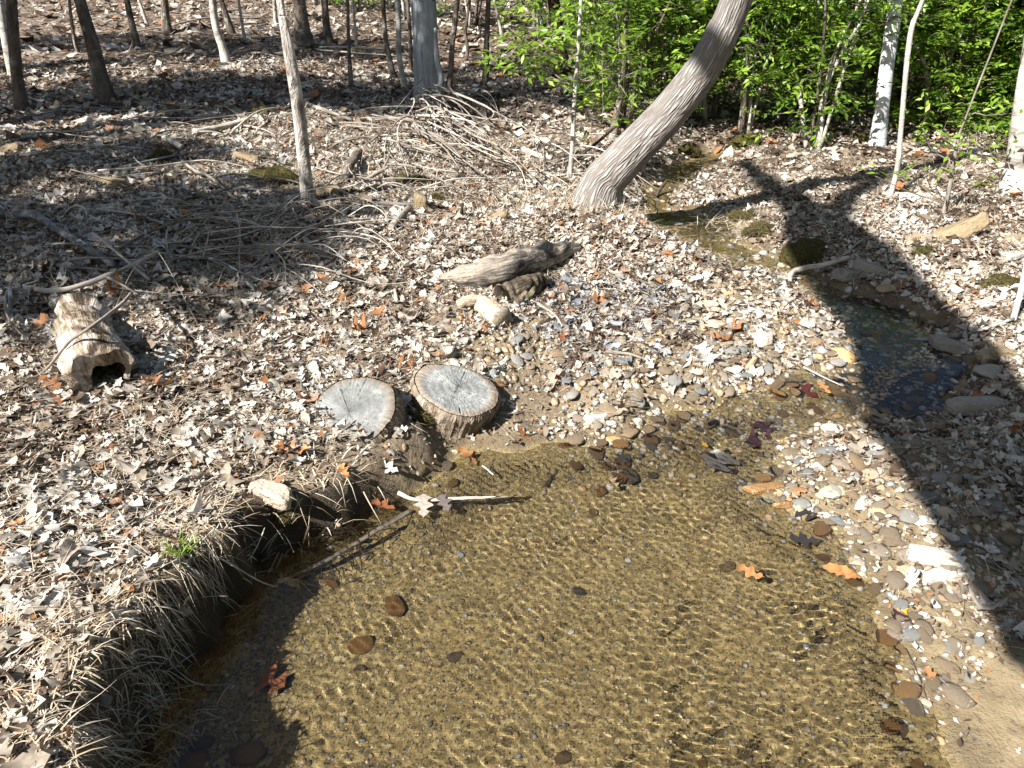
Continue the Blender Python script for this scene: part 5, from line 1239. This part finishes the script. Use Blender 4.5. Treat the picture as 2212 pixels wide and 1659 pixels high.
brush('stick in the left shade', 'sticks in the left shade', 24, (20, 430, 420, 600), (-.1, .6), (.3, 1.0), (.01, .08), (.004, .011), 9, ('twig', 'lichen', 'paletwig'))
brush('branch in the brush', 'branches by the leaning tree', 24, (1130, 320, 1280, 400), (.3, .8), (.4, 1.1), (.04, .3), (.004, .009), 6, ('paletwig', 'twig'), .2)
brush('stick in the rough brush', 'sticks behind the snag', 24, (660, 270, 900, 430), (-.2, .7), (.3, 1.1), (.02, .14), (.005, .012), 7)
brush('fallen branch on the hillside', 'branches on the far hillside', 12, (20, 60, 840, 200), (.2, .6), (.5, 2.0), (.02, .15), (.008, .02), 8, ('twig', 'paletwig'))
brush('twig on the near bank', 'twigs on the near left bank', 8, (20, 860, 620, 1350), (.3, .9), (.12, .4), (.006, .03), (.0015, .0035), 10, ('paletwig', 'twig'))
brush('twig in the clearing', 'twigs in the clearing', 8, (640, 560, 1350, 760), (.0, .9), (.12, .5), (.006, .03), (.002, .005), 11, ('twig', 'paletwig'))
brush('twig on the right bank', 'twigs on the right bank', 4, (1720, 340, 2212, 640), (.2, .9), (.2, .7), (.006, .05), (.003, .006), 12, ('twig', 'paletwig'))

# ================================================================== DRY GRASS
def blades(P, hd, lmin, lmax, rise, droop, w=.0017):
    n = len(P)
    return P, hd, RNG.uniform(lmin, lmax, n), RNG.uniform(.6, 1.3, n) * w, np.clip(RNG.normal(rise, .25, n), -.6, 1.4), np.clip(RNG.normal(droop, .35, n), 0, 2.6), RNG.beta(1.8, 1.3, n)
def bank_grass():
    E = POOL[BANK_I]
    seg = np.diff(E, axis=0); ln = np.hypot(seg[:, 0], seg[:, 1]); n = 2400
    i = RNG.choice(len(seg), n, p=ln / ln.sum()); t = RNG.uniform(0, 1, n)
    x = E[i, 0] + seg[i, 0] * t; y = E[i, 1] + seg[i, 1] * t
    tu = waves(x, y, .25, 6, 91) > -.35
    x, y, i = x[tu], y[tu], i[tu]
    nx, ny = seg[i, 1] / ln[i], -seg[i, 0] / ln[i]                    # towards the water
    off = RNG.uniform(.0, .2, len(x))
    x, y = x - nx * off, y - ny * off
    P = np.stack([x, y, hz(x, y) + .006], -1)
    return blades(P, np.arctan2(ny, nx) + RNG.normal(0, 1.3, len(x)), .03, .105, .12, 1.5, .0011)
a = bank_grass()
def tufts(spots):
    out = []
    for px, py, rad, n, lmin, lmax in spots:
        g = G(px, py); rr_ = rad / FPX * dist(g)
        P = np.stack([g[0] + RNG.normal(0, rr_, n), g[1] + RNG.normal(0, rr_, n), np.zeros(n)], -1); P[:, 2] = hz(P[:, 0], P[:, 1]) + .004
        out.append(blades(P, RNG.uniform(0, 6.28, n), lmin, lmax, .45, .75, .0022))
    return out
TU = [(1290, 450, 40, 900, .08, .25), (1240, 430, 40, 700, .08, .25), (1330, 455, 26, 500, .08, .22), (1180, 450, 50, 500, .08, .2), (1060, 430, 40, 400, .08, .22), (900, 400, 50, 600, .1, .25), (850, 400, 50, 500, .1, .25), (960, 390, 50, 500, .1, .25), (610, 395, 45, 700, .08, .22), (700, 380, 40, 400, .08, .22),
      (1560, 480, 40, 600, .06, .2), (1620, 500, 30, 400, .06, .2), (560, 250, 40, 350, .08, .22), (350, 1000, 120, 260, .05, .13), (150, 1250, 120, 260, .05, .13), (120, 1450, 90, 700, .03, .10), (60, 1600, 100, 800, .03, .10), (700, 1080, 60, 300, .05, .14), (480, 590, 60, 400, .08, .25), (1100, 560, 60, 260, .06, .18),
      (430, 1110, 50, 700, .03, .11), (230, 1380, 60, 600, .03, .11), (760, 640, 120, 400, .05, .16)]
G4 = [a] + tufts(TU)
o = link('dry_grass', strips('dry_grass', *[np.concatenate(q) for q in zip(*G4)], M['straw']))
tag(o, 'dry bleached grass hanging over the bank and tufted on the rises', 'grass', kind='stuff')
# one small green tuft
g = G(385, 1195); n = 40
P = np.stack([g[0] + RNG.normal(0, .018, n), g[1] + RNG.normal(0, .018, n), np.full(n, g[2] + .01)], -1)
o = link('grass_tuft', strips('grass_tuft', *blades(P, RNG.uniform(0, 6.28, n), .03, .08, .9, .4, .0016), M['green']))
tag(o, 'tiny green grass tuft on the dry grassy bank edge', 'grass tuft')

# ================================================================== SINGLE LEAVES
def solid(name, col, rough=.7, spec=.3, trans=.2):
    return mat_leaf(name, [(0, tuple(c * .8 for c in col)), (1, tuple(min(1, c * 1.15) for c in col))], trans, rough, True, spec)
LM = {'orange': solid('orange_leaf', (.42, .19, .07)), 'rust': solid('rust_leaf', (.28, .10, .04)), 'wetpurple': solid('wet_purple_leaf', (.05, .018, .018), .3, .5), 'wetdark': solid('wet_dark_leaf', (.03, .026, .024), .25, .5),
      'yellow': solid('yellow_leaf', (.6, .33, .03)), 'tan': solid('tan_leaf', (.52, .36, .2)), 'greyleaf': solid('grey_wet_leaf', (.13, .11, .1), .35, .5), 'pale': solid('pale_leaf', (.38, .325, .27)), 'red': solid('red_leaf', (.13, .03, .022), .4, .4)}
def hero_leaf(label, px, wpx, kind, mat, z=None, yaw=0., tlt=(0, 0), seed=0, lift=.012, n=12, cup=None):
    g = at_z(px[0], px[1], z) if z is not None else gp(px[0], px[1], lift)
    r = np.random.default_rng(seed + 400); V, F = leaf_template(kind, n, r)
    if z is not None: V[:, 2] *= .45
    s = wpx / FPX * dist(g)
    o = link('fallen_leaf', np_mesh('fallen_leaf', V * s, F, LM[mat], True, {'tint': np.full(len(V), .6)}), None, g)
    o.rotation_euler = (tlt[0], tlt[1], yaw); tag(o, label, 'leaf'); receiver(o)
hero_leaf('orange oak leaf floating on the pool', (1622, 1236), 62, 'oak', 'orange', .004, .9, seed=1)
hero_leaf('orange oval leaf floating by the right shore of the pool', (1818, 1234), 78, 'oval', 'rustorange' if 'rustorange' in LM else 'orange', .004, 1.1, seed=2)
hero_leaf('dark wet curled leaf at the pool edge', (1738, 1168), 70, 'oak', 'wetdark', .006, 1.5, seed=3)
hero_leaf('pale pink-orange oak leaf standing at the water edge', (1010, 984), 62, 'oak', 'orange', .03, 1.0, (.5, .2), seed=4)
hero_leaf('big rust oak leaf in front of the left stump slice', (632, 976), 74, 'oak', 'orange', None, 1.7, (.1, .1), 5, .02)
hero_leaf('reddish leaf standing on edge behind the right stump slice', (1214, 732), 30, 'oval', 'rust', None, .3, (1.0, .2), 6, .02)
hero_leaf('rust leaf on the muddy ground by the lower stump edge', (742, 1018), 44, 'oak', 'orange', None, .6, (.2, 0), 7, .015)
hero_leaf('dark purple star-shaped leaf sunken at the riffle', (1640, 960), 76, 'maple', 'wetpurple', -.02, 1.4, seed=8)
hero_leaf('dark purple leaf sunken above the star-shaped one', (1648, 925), 54, 'maple', 'wetpurple', -.02, .3, seed=9)
hero_leaf('grey sunken maple leaf near the riffle', (1552, 1004), 84, 'maple', 'greyleaf', -.03, 2.2, seed=10)
hero_leaf('yellow leaf on the sunken gravel by the riffle', (1522, 963), 22, 'oval', 'yellow', -.02, .4, seed=11)
hero_leaf('yellow leaf fragment on the wet sand at right', (1948, 1320), 34, 'torn', 'yellow', None, 1.9, (0, 0), 12, .01)
hero_leaf('dark pointed leaf under the yellow fragment', (1940, 1340), 40, 'maple', 'wetpurple', None, 2.6, (0, 0), 13, .008)
hero_leaf('blurred orange leaf resting on the pool bed at left', (590, 1488), 72, 'maple', 'rust', -.12, 1.2, seed=14)
hero_leaf('pale leaf curled on the wet sand at the right edge', (2130, 1315), 70, 'maple', 'pale', None, 2.0, (.1, .3), 15, .02)
hero_leaf('orange lobed leaf on the near gravel bar', (1728, 1058), 48, 'oak', 'orange', None, 2.2, (.1, .1), 16, .02)
hero_leaf('dark leaf mass at the edge of the near gravel bar', (1745, 1105), 58, 'maple', 'wetdark', None, .5, (0, 0), 17, .01)
hero_leaf('rust leaf pile at the pool edge below the muddy bank', (828, 1092), 60, 'oak', 'rust', .02, 1.2, (.1, .2), seed=18)
hero_leaf('pale leaf heaped on the thin stick at the water line', (915, 1092), 66, 'oak', 'pale', .02, .1, (.2, .1), seed=19)
hero_leaf('grey-pink leaf heaped beside the pale one at the water line', (960, 1086), 54, 'oak', 'greyleaf', .02, .4, (.1, -.2), seed=20)
hero_leaf('orange leaf cluster below the brush twigs', (487, 622), 46, 'oak', 'orange', None, 1.9, (.2, .1), 21, .03)
hero_leaf('yellow-tan oak leaf below the brush twigs', (482, 668), 50, 'oak', 'tan', None, .2, (.1, .2), 22, .02)
hero_leaf('large tan oak leaf on the right bank above the dark pool', (2055, 655), 52, 'oak', 'tan', None, 1.2, (.2, .1), 23, .03)
hero_leaf('big rust-brown leaf at the left edge of the near bank', (22, 1135), 70, 'oak', 'orange', None, 2.4, (.1, .1), 24, .02)
hero_leaf('rust oak leaf on the grassy bank edge', (285, 1150), 66, 'oak', 'rust', None, 2.9, (.2, .2), 25, .02)
hero_leaf('large grey-pink leaf lying flat on the near bank', (60, 1310), 92, 'torn', 'pale', None, 1.6, (.1, .1), 26, .025)
hero_leaf('pale twisted oak leaf left of the stump slices', (616, 942), 56, 'oak', 'pale', None, 1.3, (.2, .1), 27, .02)
hero_leaf('small pale leaf caught on the moss between the stump slices', (862, 935), 34, 'oak', 'pale', None, .8, (.6, .1), 28, .03)
hero_leaf('brown leaf drifting under water near the middle of the pool', (1322, 1050), 32, 'maple', 'tan', -.04, .6, seed=29)
hero_leaf('rust leaf at the riffle dam', (1780, 838), 40, 'oak', 'orange', .05, .4, (.2, .1), seed=30)
hero_leaf('pale leaf at the riffle dam', (1812, 815), 46, 'oak', 'pale', .07, 1.4, (.2, .2), seed=31)
hero_leaf('dark red sunken leaf below the riffle dam', (1735, 845), 80, 'oak', 'red', .0, .6, seed=32)

# the largest of the ordinary litter leaves, one by one
LEAFZ = []
rr_ = np.random.default_rng(77)
tints = [.28, .4, .5, .58, .66, .74, .82, .93, .2, .62]
TINTW = ['brown', 'light brown', 'tan', 'buff', 'pale tan', 'beige', 'bleached', 'rust', 'dark brown', 'fawn']; KINDW = ['lobed', 'deeply lobed', 'broad starry', 'oval', 'torn']
for i in range(40):
    V, F = leaf_template(('oak', 'oak', 'maple', 'oval', 'torn')[i % 5], 10, rr_)
    LEAFZ.append(np_mesh('fallen_leaf', V, F, M['litter'], True, {'tint': np.full(len(V), tints[i % 10])}))
lx, ly = sector(9000, 1.5, 4.6, 36)
pk = (RNG.uniform(0, 1, 9000) < litter_prob(lx, ly) + .06 * bar_mask(lx, ly)) & in_frame(lx, ly, .2) & (sdw(lx, ly) > .03)
lx, ly = lx[pk][:300], ly[pk][:300]
for x, y in zip(lx, ly):
    n = tilt(normals(np.array([x]), np.array([y])), .35)[0]; Rm = frames(n[None], RNG.uniform(0, 6.28, 1))[0]
    s = float(RNG.uniform(.07, .12))
    li = int(RNG.integers(0, 40)); o = link('fallen_leaf', LEAFZ[li], None)
    o.matrix_world = Matrix.Translation((x, y, float(hz(x, y)) + .024)) @ Matrix(Rm.tolist()).to_4x4() @ Matrix.Scale(s, 4)
    tag(o, TINTW[li % 10] + ' ' + KINDW[li % 5] + ' leaf lying ' + where(x, y), 'leaf', 'dry leaves on the gravel side' if x > .9 else 'dry leaves on the near bank')
